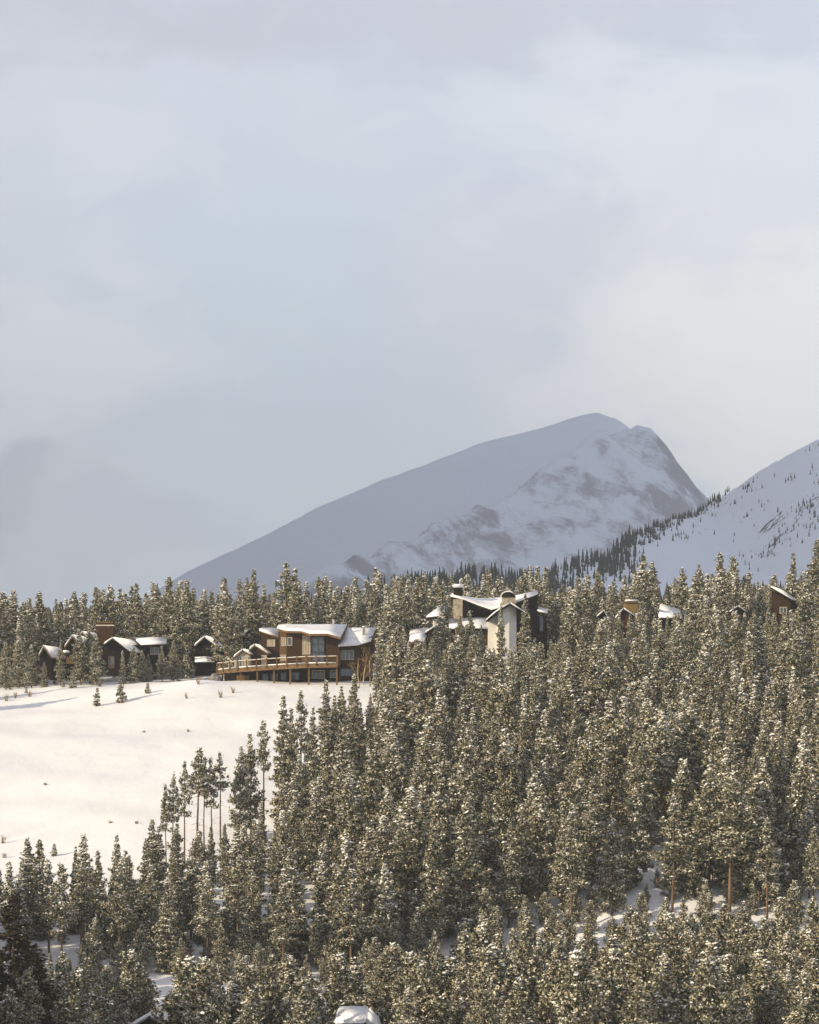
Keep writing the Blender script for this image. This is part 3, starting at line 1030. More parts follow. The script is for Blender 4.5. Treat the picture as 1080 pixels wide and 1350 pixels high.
# --- houses further right
hD = thing('steep_roofed_house', 'dark house showing one steep snow-edged roof end among tall trees near the far right spruce', 'house', W(1028, 815, 600))
a, r_, l_ = W(1014.5, 774.5, 600), W(1044, 792, 600), W(1006, 795, 600)
bv = Vector((3.4, 8, 0))
roof(hD, [a + Vector((0, -1.4, 0)), r_ + Vector((0, -1.4, 0)), r_ + bv, a + bv], 'dark_shaded_wall', .3, .32)
MB().hull([W(1017, 830, 600), W(1042, 830, 600), W(1042, 793.5, 600), W(1017, 778.8, 600)], [p + bv for p in (W(1017, 830, 600), W(1042, 830, 600), W(1042, 793.5, 600), W(1017, 778.8, 600))]).build('wall', M['brown_wall'], hD)
window(hD, 1029, 801, 1037, 808, 600, cols=2)
hG = thing('low_roofed_cabin', 'cabin with only a pale eave showing in trees below the steep roofed house', 'house', W(968, 820, 598))
gable(hG, (973, 800), (962, 807.5), (984, 808), 598, 6, 'dark_shaded_wall', .35, .7, 'brown_wall', 835)
hE = thing('ochre_house', 'ochre walled house with a snowy flat top rising over the trees', 'house', W(832, 815, 610))
MB().box(824.5, 794.5, 841.5, 830, 610, 6).build('wall', M['yellow_wall'], hE)
tf = MB().box(823.8, 793, 842.2, 794.3, 609.6, 6.8).build('roof', M['tan_wall'], hE)
MB().slab([W(823.8, 790.6, 609.6), W(842.2, 790.6, 609.6), W(842.2, 790.6, 616.4), W(823.8, 790.6, 616.4)], .36).build('roof_snow', M['roof_snow'], tf, bevel=.14, smooth=True)
gable(hE, (822, 803), (812, 815), (838, 814), 604, 5, 'dark_shaded_wall', .35, .6, 'brown_wall', 835)
hF = thing('long_roofed_house', 'low house showing a long bluish snow roof between trees beside the ochre house', 'house', W(885, 820, 612))
roof(hF, [W(868, 815, 608), W(900, 816, 608), W(897, 806, 620), W(870, 798, 620)], 'dark_shaded_wall', .3, .45)
MB().box(870, 817, 898, 840, 609.5, 8).build('wall', M['dark_shaded_wall'], hF)
hI = thing('peaked_cabin', 'cabin with a small snowy peak showing among pines uphill of the ochre house', 'house', W(796, 820, 606))
gable(hI, (796, 806), (788, 813), (801, 816), 606, 5, 'dark_shaded_wall', .4, .6, 'dark_shaded_wall', 835)

# --- cabins at the bottom of the slope
hH = thing('snow_roofed_hut', 'low hut with a thick smooth snow roof at the foot of the slope', 'hut', W(470, 1358, 322))
a, bk1 = W(497, 1332, 322), W(444, 1331.5, 325)
roof(hH, [W(482, 1352, 319), W(440, 1352, 322), W(446, 1331, 326), W(486, 1331, 323)], 'teal_frame', .25, .5)
roof(hH, [W(486.1, 1331, 323), W(482.1, 1352, 319), W(505, 1360, 323), W(500, 1345, 327)], 'teal_frame', .25, .45)
MB().wall([(446, 1380), (502, 1380), (500, 1362), (484, 1347), (446, 1356)], 323.2, 2.5).build('wall', M['dark_shaded_wall'], hH)
hJ = thing('half_hidden_hut', 'half hidden hut whose snowy roof peak shows under young pines', 'hut', W(200, 1362, 322))
gable(hJ, (197, 1341.5), (170, 1357), (230, 1357), 322, 5, 'dark_shaded_wall', .5, .5, 'dark_shaded_wall', 1385)

house_boxes = [(280, 500, 549, 574), (45, 222, 569, 590), (252, 294, 570, 590), (316, 348, 598, 612), (540, 724, 579, 606), (1003, 1050, 597, 612), (958, 988, 596, 606), (808, 846, 602, 620), (864, 904, 606, 622), (785, 804, 604, 613), (436, 508, 316, 330), (166, 234, 320, 330)]

# ------------------------------------------------------------------ trees: single ones one can point at
NUM = ['', 'second ', 'third ', 'fourth ', 'fifth ', 'sixth ', 'seventh ', 'eighth ', 'ninth ']
G1 = 'small spruces on the open snow'
for u, v, vt, k, lab in [
    (128, 931, 906, 1, 'small spruce standing just downhill of the largest lone spruce on the snow'),
    (158.5, 926, 891, 0, 'largest lone spruce on the open snow, throwing a long shadow'),
    (195, 915, 900, 2, 'tiny spruce alone on the snow at the end of a long shadow'),
    (97, 907, 887, 2, 'low bushy spruce on the snow below the dark cabin'),
    (72, 902, 889, 2, 'squat spruce on the snow below the cabin porch'),
    (130.5, 905, 893, 2, 'small spruce at the snow edge before the main cabin gable'),
    (84, 906, 896, 2, 'stunted little spruce between two bushier ones below the cabin'),
    (247, 895, 848, 0, 'bushy green spruce on the snow bank between cabin and deck'),
    (170, 890, 855, 1, 'snowy spruce close against the main cabin gable'),
    (150, 893, 882, 2, 'tiny spruce on the bank in front of the cabin doorway'),
    (35, 914, 905, 2, 'lowest scrubby spruce on the snow near the end of the cabin row'),
    (72, 1128, 1112, 2, 'tiny spruce poking from the snow above the lower stand'),
]:
    put_px('small_spruce', SMALL[k], u, v, vt, lab, 'tree', G1, fat=1.05)

G2 = 'trees along the edge of the open snow'
for u, v, vt, ps, lab, fat in [
    (54, 1238, 1104, SPRUCES[2], 'broad pointed spruce rising highest from the lower stand at the snow edge', 1.0),
    (30, 1240, 1133, SPRUCES[0], 'short spruce beside the broad pointed one at the lower snow edge', .9),
    (98, 1232, 1114, SPRUCES[1], 'narrow spruce standing clear against the lower snow', .8),
    (114, 1230, 1126, PINES[3], 'round topped pine next to the narrow spruce at the lower snow edge', .9),
    (130, 1238, 1123, PINES[1], 'full pine midway along the lower snow edge', 1.0),
    (155, 1235, 1127, PINES[3], 'pine with blunt top along the lower snow edge', .9),
    (171, 1230, 1125, SPRUCES[4], 'thin spruce along the lower snow edge', .9),
    (200, 1222, 1078, SPRUCES[3], 'tall bushy spruce at the inner corner of the snow field', 1.1),
    (219, 1150, 1035, HIGHPINES[2], 'outermost thin bare stemmed pine against the snow', .8),
    (228, 1148, 1020, HIGHPINES[0], 'bare stemmed pine second from the open snow', .8),
    (243, 1140, 1005, HIGHPINES[2], 'spindly pine with sparse top at the snow edge', .8),
    (260, 1128, 986, HIGHPINES[1], 'darkest tall bare stemmed pine with a thick tuft on top', 1.15),
    (269, 1124, 998, HIGHPINES[3], 'bare stemmed pine leaning close to the dark tufted one', .9),
    (280, 1122, 1000, HIGHPINES[2], 'slender bare stemmed pine in the snow edge row', .8),
    (291, 1118, 992, HIGHPINES[3], 'tall pine with high small crown and visible stem before the snow', 1.0),
    (315, 1112, 985, PINES[2], 'leafy tall pine closing the bare stemmed row', .9),
    (331, 1105, 968, PINES[5], 'tall slim pine partway up the snow edge', .9),
    (347, 1098, 950, HIGHPINES[1], 'pine with open stem partway up the snow edge', .9),
    (374, 1080, 914, SPRUCES[4], 'tall ragged spruce against the snow below the deck', .95),
    (397, 1065, 913, HIGHPINES[2], 'thin pointed tree with bare stem below the deck', .9),
    (384, 1072, 935, PINES[5], 'shorter pine beside the ragged spruce below the deck', .9),
    (412, 1050, 929, SPRUCES[4], 'narrow spruce in the gap below the deck', .8),
    (431, 1030, 895, SPRUCES[3], 'pointed spruce directly below the big glass window', .95),
    (440, 1025, 915, SPRUCES[1], 'shorter spruce just beside the pointed one below the deck', .95),
    (452, 1010, 903, SPRUCES[1], 'spruce with even tiers under the end of the deck', .95),
    (467, 990, 886, SPRUCES[0], 'tall spruce whose tip touches the snow by the annex', .95),
    (476, 985, 925, SPRUCES[4], 'little spruce at the last patch of snow under the annex', .9),
    (499, 925, 845, SPRUCES[3], 'snowy spruce hiding the corner of the annex', .95),
]:
    put_px('spruce' if ps in SPRUCES else 'pine_tree', ps, u, v, vt, lab, 'tree', G2, fat=fat)

G3 = 'tall trees standing on the skyline'
for u, vt, d, ps, lab, fat in [
    (5, 779, 592, BAREPINES[0], 'outermost slim pine at the end of the cabin skyline', 1.2),
    (17, 780, 598, BAREPINES[2], 'second slim pine beside the outermost one over the cabins', 1.2),
    (55, 782, 600, PINES[1], 'broad pine behind the smallest cabin gable', 1.15),
    (100, 778, 598, SPRUCES[0], 'pointed tree behind the twin cabin gables', 1.1),
    (126, 775, 596, PINES[6], 'round pine right behind the square chimney', 1.05),
    (147, 772, 597, PINES[3], 'pine with small round top next to the square chimney', 1.0),
    (184, 781, 592, SPRUCES[2], 'cone shaped pine behind the cabin wing with snow on its shoulders', 1.15),
    (222, 762, 588, PINES[6], 'massive pine rising between the cabin wing and the small cabin', 1.2),
    (249, 766, 586, PINES[1], 'second massive pine rising by the small cabin', 1.2),
    (270, 776, 600, SPRUCES[4], 'slim dark spruce behind the small cabin', 1.1),
    (297, 763, 570, PINES[0], 'wide flat topped pine between the small cabin and the deck end', 1.2),
    (336, 749, 600, SPRUCES[3], 'tall even spruce behind the outbuilding', 1.0),
    (374, 744, 590, BAREPINES[1], 'tallest dark pine behind the timber house, with a clubbed top', 1.2),
    (388, 751, 594, PINES[5], 'slim pine right next to the tallest dark one behind the timber house', 1.0),
    (851, 733, 640, PINES[0], 'golden lit pine standing high behind the ochre house', 1.2),
    (1049, 727, 606, SPRUCES[1], 'slender dark spruce beside the steep roof, standing clear of its neighbours', .95),
    (1075, 713, 596, PINES[6], 'tallest pine at the end of the right skyline', 1.2),
    (952, 731, 632, PINES[1], 'full pine on the skyline uphill of the low roofed cabin', 1.2),
    (970, 735, 628, PINES[3], 'blunt pine on the skyline beside the full one', 1.1),
    (862, 738, 655, SPRUCES[0], 'dark spruce behind the golden lit pine', 1.0),
]:
    put_px('spruce' if ps in SPRUCES else 'pine_tree', ps, u, 0, vt, lab, 'tree', G3, fat=fat, d=d)

G4 = 'trees in front of the houses'
for u, vt, d, ps, lab, fat in [
    (106, 830, 563, PINES[1], 'pine in front of the twin cabin gables', 1.3),
    (119, 824, 564, PINES[5], 'pine before the square chimney, partly hiding it', 1.3),
    (128, 838, 562, PINES[3], 'shorter pine at the cabin doorway side of the chimney', 1.1),
    (80, 848, 563, PINES[5], 'thin pine between the two cabin porches', 1.1),
    (42, 850, 566, PINES[3], 'snowy pine before the smallest cabin gable', 1.2),
    (59, 872, 564, SPRUCES[2], 'dark low spruce under the smallest cabin gable', 1.2),
    (25, 835, 570, PINES[0], 'full pine at the cabin row end', 1.1),
    (8, 845, 566, PINES[3], 'pine at the very end of the cabin row', 1.1),
    (162, 857, 563, SPRUCES[4], 'slim spruce before the dark main gable of the cabin', 1.0),
    (177, 850, 564, PINES[3], 'small pine at the eave corner of the main cabin gable', 1.0),
    (187, 857, 566, PINES[3], 'small pine in front of the cabin wing window', 1.2),
    (196, 862, 567, SPRUCES[2], 'small spruce under the cabin wing roof', 1.2),
    (214, 852, 569, PINES[1], 'pine at the far corner of the cabin wing', 1.2),
    (229, 845, 572, PINES[3], 'pine between cabin wing and snow bank', 1.2),
    (693, 781, 566, SPRUCES[3], 'tall lit spruce in front of the dark tower side of the stucco house', .95),
    (661, 792, 571, SPRUCES[4], 'narrow spruce climbing the pale tower wall', .62),
    (583, 800, 570, PINES[0], 'bushy pine before the left wing of the stucco house', 1.2),
    (621, 806, 574, PINES[1], 'pine with golden needles before the stone part of the stucco house', 1.1),
    (606, 812, 577, PINES[3], 'pine crowding the stone wall of the stucco house', 1.0),
    (635, 822, 574, SPRUCES[4], 'thin spruce before the terrace windows of the stucco house', .7),
    (531, 824, 556, SPRUCES[0], 'snow laden spruce at the balcony pillar of the stucco house', 1.0),
    (817, 807, 598, PINES[5], 'pine before the small gable of the ochre house', 1.0),
    (830, 809, 597, SPRUCES[0], 'spruce directly under the ochre wall', 1.0),
    (844, 804, 600, PINES[3], 'pine at the corner of the ochre house', 1.0),
    (879, 811, 600, SPRUCES[1], 'spruce before the long bluish snow roof', 1.0),
    (894, 807, 603, PINES[1], 'pine at the end of the long bluish snow roof', 1.0),
    (966, 806, 592, PINES[3], 'pine under the pale eave of the low roofed cabin', 1.0),
    (981, 807, 590, SPRUCES[4], 'spruce beside the pale eave of the low roofed cabin', 1.1),
    (1014, 803, 592, PINES[0], 'pine before the lower corner of the steep roofed house', 1.0),
    (1033, 806, 590, SPRUCES[5], 'broad spruce under the window of the steep roofed house', 1.0),
    (795, 815, 600, SPRUCES[2], 'spruce in front of the small snowy peak', 1.0),
    (518, 838, 552, SPRUCES[2], 'snowy spruce downhill of the balcony pillar', 1.0),
]:
    put_px('spruce' if ps in SPRUCES else 'pine_tree', ps, u, 0, vt, lab, 'tree', G4, fat=fat, d=d)

for u, vt, d, k, lab in [
    (474, 842, 547, 0, 'leafless aspen before the annex window'),
    (479, 832, 550, 1, 'leafless aspen in front of the annex chimney'),
    (488, 836, 548, 2, 'leafless aspen at the outer corner of the annex'),
    (508, 785, 582, 1, 'tall brown leafless tree behind the annex'),
    (524, 792, 586, 0, 'leafless tree between annex and stucco house'),
    (945, 768, 616, 2, 'yellowish leafless aspen among the skyline pines'),
    (798, 1262, 318, 2, 'sunlit golden leafless tree forking at the foot of the slope'),
    (725, 1272, 316, 0, 'slanting leafless tree beside the golden forked one'),
    (686, 1285, 316, 1, 'thin leafless sapling at the foot of the slope'),
    (424, 1180, 398, 1, 'dead grey tree with drooping bare twigs in the lower stand'),
    (318, 1165, 404, 0, 'bare brown tree inside the lower stand near the shady gap'),
]:
    put_px('leafless_tree', ASPENS[k], u, 0, vt, lab, 'tree', 'leafless trees', d=d, fat=1.3 if d < 330 else 1)

put_px('pine_tree', DARKPINES[0], 14, 0, 1176, 'dark brown snowless pine in the lowest corner of the wood', 'tree', d=318, fat=1.5)
put_px('pine_tree', DARKPINES[0], 50, 0, 1262, 'smaller brown snowless pine beside the big dark corner one', 'tree', d=316, fat=1.5)
put_px('spruce', DARKPINES[1], 561, 0, 1252, 'nearly snowless dark spruce at the foot of the slope beside the hut', 'tree', d=332, fat=1.1)
put_px('spruce', DARKPINES[1], 597, 0, 1243, 'second dark spruce beside the nearly snowless one', 'tree', d=336, fat=1.1)
put_px('spruce', DARKPINES[1], 915, 0, 1240, 'dark spruce among pale young pines at the foot of the slope', 'tree', d=330, fat=1.2)
# two trees beyond the left edge whose shadows cross the upper snow
for k, (x, y, h_) in enumerate([(-92, 533, 15), (-98, 541, 17), (-100, 528, 14)]):
    put_tree('pine_tree', PINES[k], x, y, h_, 'tree at the side of the upper snow throwing a long shadow across it', 'tree', 'trees at the side of the upper snow')
    placed.append((x, y, 3))

# ------------------------------------------------------------------ trees: the stands
SKY_U = [-300, 0, 50, 100, 160, 210, 240, 300, 340, 375, 420, 480, 520, 600, 650, 720, 800, 850, 900, 950, 1000, 1045, 1080, 1400]
SKY_V = [775, 782, 788, 780, 778, 770, 768, 768, 765, 765, 766, 756, 750, 750, 742, 742, 744, 740, 746, 736, 746, 738, 722, 700]
ED_U = [-300, 0, 100, 195, 213, 330, 385, 420, 455, 480, 492, 502]
ED_V = [1232, 1226, 1216, 1200, 1176, 1138, 1084, 1046, 1005, 960, 915, 560]
GAP_U = [-300, 0, 330, 420, 490, 530, 560, 650, 700, 850, 1000, 1400]
GAP_V = [1292, 1290, 1284, 1296, 1298, 1275, 1262, 1252, 1238, 1232, 1224, 1215]
FT_U = [-300, 0, 60, 120, 200, 260, 330, 390, 425, 450, 520, 600, 640, 700, 780, 850, 950, 1080, 1400]
FT_V = [1240, 1250, 1258, 1258, 1254, 1246, 1236, 1248, 1290, 1246, 1236, 1222, 1212, 1196, 1194, 1186, 1178, 1166, 1140]
# tops of trees standing before the houses stay below these rows
CAP = [(540, 590, 838, 590), (590, 650, 836, 590), (646, 655, 850, 583), (655, 684, 852, 586), (684, 740, 840, 596), (785, 806, 812, 606), (808, 846, 803, 612), (864, 905, 809, 612), (955, 985, 802, 600), (1004, 1046, 805, 602), (470, 500, 905, 548), (312, 350, 846, 600), (214, 345, 1082, 437)]


def place(px, py):
    for x, y, r in placed:
        if (x - px) ** 2 + (y - py) ** 2 < r * r:
            return False
    return True


cells = {}


def free(px, py, r, own=False):
    i_, j_ = int(px // 4), int(py // 4)
    for a in range(i_ - 2, i_ + 3):
        for b_ in range(j_ - 2, j_ + 3):
            for x, y, q_ in cells.get((a, b_), ()):
                rr_ = r if own else max(r, q_)
                if (x - px) ** 2 + (y - py) ** 2 < rr_ * rr_:
                    return False
    return True


def occupy(px, py, r):
    cells.setdefault((int(px // 4), int(py // 4)), []).append((px, py, r))


for x, y, r in placed:
    occupy(x, y, r)


def zone_of(u, v, d):
    if d < 366:
        for lim, s in ((60, 'beside the big dark corner pine'), (260, 'around the half hidden hut'), (430, 'between the two huts'), (520, 'close around the snow roofed hut'), (680, 'around the two dark spruces below the slope'),
                       (850, 'around the golden leafless tree'), (9999, 'in the lowest corner opposite the dark pine')):
            if u < lim:
                return s
    if d > 566 and u < 540:
        for lim, s in ((150, 'behind the dark cabin'), (300, 'between dark cabin and timber house, uphill'), (430, 'behind the timber house'), (9999, 'behind the annex of the timber house')):
            if u < lim:
                return s
    if d > 600:
        for lim, s in ((740, 'behind the stucco house'), (910, 'behind the ochre house'), (9999, 'around the steep roofed house')):
            if u < lim:
                return s
    if u < 212:
        return 'in the shady lower stand under the snow field'
    if v < 900:
        return 'crowding below the stucco house' if u < 740 else 'on the high slope below the ochre house' if u < 930 else 'on the high slope below the steep roofed house'
    if u < 420:
        return 'in the stand hemming the lower snow edge' if v > 1130 else 'in the narrow tongue of wood against the snow'
    if v > 1120:
        return 'above the shady gap over the snow roofed hut' if u < 640 else 'with bare trunks above the snowy gap'
    if u < 620:
        return 'on the middle slope below timber house and annex'
    return 'on the middle slope below the stucco house' if u < 800 else 'on the middle slope below the ochre house'


cand = []
N = 60000
xs = RNG.uniform(-125, 125, N)
ys = RNG.uniform(300, 705, N)
zs = H(xs, ys)
us = 540 + xs / ys * F
vs = VH - zs / ys * F
rnd = RNG.uniform(0, 1, (N, 4))
for x, y, z, u, v, q4 in zip(xs, ys, zs, us, vs, rnd):
    if u < -110 or u > 1180:
        continue
    fg = v > np.interp(u, GAP_U, GAP_V) + 6
    if not fg:
        if v > np.interp(u, GAP_U, GAP_V) - 2:
            continue
        if y < 566 and v < np.interp(u, ED_U, ED_V):
            continue
        if y >= 560 and u < 510 and y < 580:
            continue
        if 486 < u < 510 and 520 < y < 575:
            continue
    if any(a < u < b_ and c_ - 2.5 < y < e_ for a, b_, c_, e_ in house_boxes):
        continue
    if fg and (405 < u < 535 and y < 324 or 150 < u < 246 and y < 323):
        continue
    sp = 4.9 if fg else (5.3 if y < 600 else 5.0)
    sp *= .85 + .4 * q4[0]
    if not fg and np.interp(u, GAP_U, GAP_V) - v < 60:
        sp *= .8
    if not free(x, y, sp):
        continue
    # kind and height
    nz = float(vnoise(np.array(x / 30), np.array(y / 30), 77))
    top_cap = np.interp(u, SKY_U, SKY_V) + 48 * q4[1] ** 1.2 - 6
    if fg:
        kind = 'young' if q4[2] < .8 else 'spruce'
        h_ = 6.5 + 4.0 * q4[3] + 2.5 * (u / 1080)
        top_cap = np.interp(u, FT_U, FT_V) + 30 * q4[1] - 4
    elif u < 225 and y < 460:
        kind = 'pine' if q4[2] < .75 else 'spruce'
        h_ = 11 + 4.5 * q4[3]
    elif u < 430 and y < 470:
        kind = 'pine' if q4[2] < .8 else 'spruce'
        h_ = 11 + 4.5 * q4[3]
    elif y > 566:
        kind = 'pine' if q4[2] < .62 else 'spruce'
        h_ = 13 + 8 * q4[3]
    else:
        kind = 'pine' if q4[2] < .48 - .6 * nz else 'spruce'
        h_ = 12.5 + 8.5 * q4[3]
        if y < 425 and (q4[2] < .9 or np.interp(u, GAP_U, GAP_V) - v < 52):
            kind = 'pine'
    vt = v - h_ / y * F
    lim = top_cap
    if y > 600 and u > 540:
        lim = max(lim, 0)
    for a, b_, cv, dd in CAP:
        if a - 12 < u < b_ + 12 and y < dd:
            lim = max(lim, cv + 8 * q4[1])
    if vt < lim:
        h_ = (v - lim) * y / F
    if h_ < (2.2 if fg else 5.5):
        continue
    occupy(x, y, sp)
    lowband = (not fg) and (np.interp(u, GAP_U, GAP_V) - v) < 52
    cand.append((y, x, kind, h_, u, v, lowband))

cand.sort(key=lambda c_: c_[0])
# how much of each tree shows, nearest first, on a coarse picture grid
GW, GH = 560, 700
seen = np.zeros((GH, GW), bool)
vis = []
for y, x, kind, h_, u, v, lowband in cand:
    tp_ = v - h_ / y * F
    half = {'pine': .145, 'spruce': .155, 'young': .26}[kind] * h_ / y * F
    r0_, r1_ = int(max(0, tp_ / 2)), int(min(GH, v / 2))
    n_new = 0
    for r_ in range(r0_, r1_):
        t_ = (r_ * 2 - tp_) / max(1, v - tp_)
        w__ = half * min(1, .15 + t_ * 1.6)
        c0_, c1_ = int(max(0, (u - w__ + 20) / 2)), int(min(GW, (u + w__ + 20) / 2 + 1))
        if c1_ > c0_:
            seg_ = seen[r_, c0_:c1_]
            n_new += int((~seg_).sum())
            seg_[:] = True
    vis.append(n_new)
vis = np.array(vis)
KEEP = {}
for kk, lim in (('pine', 248), ('spruce', 260), ('young', 300)):
    ii = [i for i, c_ in enumerate(cand) if c_[2] == kk and vis[i] > 4]
    ii.sort(key=lambda i: -vis[i])
    KEEP.update({i: 1 for i in ii[:lim]})
LIM = {'pine': 300 - 52, 'spruce': 300 - 40, 'young': 300}
cnt = {k: 0 for k in LIM}
rest = []
KN = {'pine': ('pine_tree', 'pine'), 'spruce': ('spruce', 'spruce'), 'young': ('young_pine', 'young pine')}
for ci, (y, x, kind, h_, u, v, lowband) in enumerate(cand):
    if kind == 'pine':
        gb_ = np.interp(u, GAP_U, GAP_V) - v
        protos = BAREPINES if (gb_ < np.interp(u, [0, 330, 450, 660, 740, 1080], [40, 34, 6, 6, 24, 22]) and random.random() < .8) else PINES
    else:
        protos = SPRUCES if kind == 'spruce' else YOUNG
    p = random.choice(protos)
    if ci not in KEEP:
        if vis[ci] < 3 and 0 < u < 1080 and y > 400:
            continue
        rest.append((p, x, y, h_))
        continue
    cnt[kind] += 1
    zn = zone_of(u, v, y)
    nm, word = KN[kind]
    mid = {'pine': 15, 'spruce': 14.5, 'young': 9}[kind]
    adj = 'tall ' if h_ > mid + 1.2 else 'short ' if h_ < mid - 1.8 else 'middling '
    if protos is BAREPINES:
        adj += 'bare stemmed '
    put_tree(nm, p, x, y, h_, f'{adj}snow flecked {word} {zn}', 'tree', f'{word} trees {zn}', fat=random.uniform(.92, 1.3))
for _ in range(3500):
    x, y = random.uniform(-50, 62), random.uniform(368, 412)
    u = 540 + x / y * F
    z = float(H(x, y))
    gb_ = np.interp(u, GAP_U, GAP_V) - (VH - z / y * F)
    if not (-4 < gb_ < 62 and 20 < u < 1085) or not free(x, y, 2.5, True):
        continue
    if u < 420 and random.random() < .45 or random.random() < .25:
        continue
    occupy(x, y, 2.3)
    put_tree('young_pine', random.choice(YOUNG), x, y, random.uniform(2.4, 7.5), f"small snow flecked young pine under the bare trunks {'above the snow roofed hut' if u < 640 else 'over the golden leafless tree' if u < 850 else 'at the far end of the gap' if u > 960 else 'in the snowy gap'}", 'tree', 'young pines under the bare trunks')
nfill = 0
for k in range(6000):
    x, y = random.uniform(-45, 80), random.uniform(378, 545)
    u, v = 540 + x / y * F, VH - float(H(x, y)) / y * F
    if nfill >= 64 or not 215 < u < 1080 or v < np.interp(u, ED_U, ED_V) + 4 or v > np.interp(u, GAP_U, GAP_V) - 4 or not free(x, y, 3.7, True):
        continue
    if 540 < u < 740 and y > 530 or 470 < u < 512 and y > 515:
        continue
    h_ = random.uniform(7, 12.5)
    if 210 < u < 345:
        h_ = min(h_, (v - 1075) * y / F)
        if h_ < 4.5:
            continue
    nfill += 1
    occupy(x, y, 3.7)
    put_tree('spruce', random.choice(SPRUCES), x, y, h_, 'slim spruce between bigger trees ' + zone_of(u, v, y), 'tree', 'slim spruces between bigger trees ' + zone_of(u, v, y), fat=.9)
for k in range(400):
    x, y = random.uniform(-40, 70), random.uniform(385, 560)
    u, v = 540 + x / y * F, VH - float(H(x, y)) / y * F
    if not 330 < u < 1080 or v < np.interp(u, ED_U, ED_V) + 10 or v > np.interp(u, GAP_U, GAP_V) or (540 < u < 740 and y > 540) or not free(x, y, 2.6, True):
        continue
    occupy(x, y, 2.6)
    put_tree('dead_tree', ASPENS[k % 3], x, y, random.uniform(10, 14), 'bare dead tree among the frosted conifers ' + zone_of(u, v, y), 'tree', 'bare dead trees ' + zone_of(u, v, y), fat=.8)
    if len([o for o in COL.objects if o.name.startswith('dead_tree')]) >= 16:
        break
for _ in range(2500):
    x, y = random.uniform(-135, -40), random.uniform(262, 392)
    u = 540 + x / y * F
    if u > -40 or not free(x, y, 4.6):
        continue
    occupy(x, y, 4.6)
    rest.append((random.choice(PINES), x, y, random.uniform(17, 21)))
print('TREES', cnt, 'rest', len(rest))


def tree_arrays(proto):
    out = []
    for me, base in ((proto[1], 0),):
        nv = len(me.vertices)
        V = np.empty(nv * 3, np.float32)
        me.vertices.foreach_get('co', V)
        T = np.empty(len(me.loops), np.int32)
        me.loops.foreach_get('vertex_index', T)
        st = np.empty(len(me.polygons), np.int32)
        me.polygons.foreach_get('loop_start', st)
        lt_ = np.empty(len(me.polygons), np.int32)
        me.polygons.foreach_get('loop_total', lt_)
        mi = np.empty(len(me.polygons), np.int32)
        me.polygons.foreach_get('material_index', mi)
        k4 = lt_ == 4
        T4 = T[st[k4][:, None] + np.arange(4)]
        T3 = T[st[~k4][:, None] + np.arange(3)]
        T3 = np.concatenate([T3, T3[:, 2:]], 1)
        out.append((V.reshape(-1, 3), np.concatenate([T4, T3]), np.concatenate([mi[k4], mi[~k4]])))
    return out[0]


if rest:
    cache = {}
    g = Geo()
    Ms = []
    for p, x, y, h_ in rest:
        if id(p) not in cache:
            cache[id(p)] = tree_arrays(p)
        V, T, mi = cache[id(p)]
        s = h_ / p[2]
        a = random.uniform(0, 6.28)
        ca, sa = math.cos(a), math.sin(a)
        V2 = np.stack([V[:, 0] * ca - V[:, 1] * sa, V[:, 0] * sa + V[:, 1] * ca, V[:, 2]], 1) * s + np.array([x, y, float(H(x, y))])
        g.add((V2, T), 0)
        Ms.append(mi)
    V, T, _ = g.out()
    me = mesh_tris('forest', V, T, [M['needles'], M['tree_snow'], M['bark']], np.concatenate(Ms))
    tag(link('forest', me), 'rear ranks of the snowy wood behind the houses', 'forest', kind='stuff')

# ------------------------------------------------------------------ far forest and trees on the ridge
def far_trees(pts, seed):
    rng = np.random.default_rng(seed)
    g = Geo()
    P = np.array([p[:3] for p in pts])
    Hh = np.array([p[3] for p in pts])
    n_ = len(P)
    tiers, seg = 6, 6
    for k in range(tiers):
        f0, f1 = k / tiers, (k + 1.7) / tiers
        z0, z1 = Hh * (.08 + .9 * f0), np.minimum(Hh * (.08 + .9 * f1), Hh)
        r = Hh * .16 * (1 - f0 * .92) * rng.uniform(.7, 1.2, n_)
        ang = np.arange(seg) * 2 * math.pi / seg
        rr_ = r[:, None] * rng.uniform(.6, 1.3, (n_, seg))
        ro = rng.uniform(0, 6.28, (n_, 1))
        ring = np.stack([P[:, :1] + rr_ * np.cos(ang + ro), P[:, 1:2] + rr_ * np.sin(ang + ro), P[:, 2:3] + z0[:, None] - rr_ * rng.uniform(.1, .5, (n_, seg))], 2)
        tip = P + np.stack([0 * z1, 0 * z1, z1], 1)
        V = np.concatenate([ring, tip[:, None]], 1).reshape(-1, 3)
        b0 = np.arange(n_) * (seg + 1)
        T = np.concatenate([np.stack([b0 + j, b0 + (j + 1) % seg, b0 + seg, b0 + seg], 1) for j in range(seg)])
        g.add((V, T), 0)
    V, T, _ = g.out()
    return V, T


pts = []
rng = np.random.default_rng(5)
for _ in range(5200):
    y = 705 + 1150 * rng.uniform(0, 1) ** 1.4
    x = rng.uniform(-.165, .165) * y
    u = 540 + x / y * F
    h_ = rng.uniform(10, 17)
    z = float(H(x, y))
    vt = VH - (z + h_) / y * F
    limv = np.interp(u, [-100, 0, 150, 260, 400, 500, 560, 700, 830, 1200], [800, 800, 795, 800, 790, 765, 755, 752, 760, 760])
    if vt < limv:
        h_ = (VH - limv) / F * y - z
        if h_ < 5:
            continue
    pts.append((x, y, z - .3, h_))
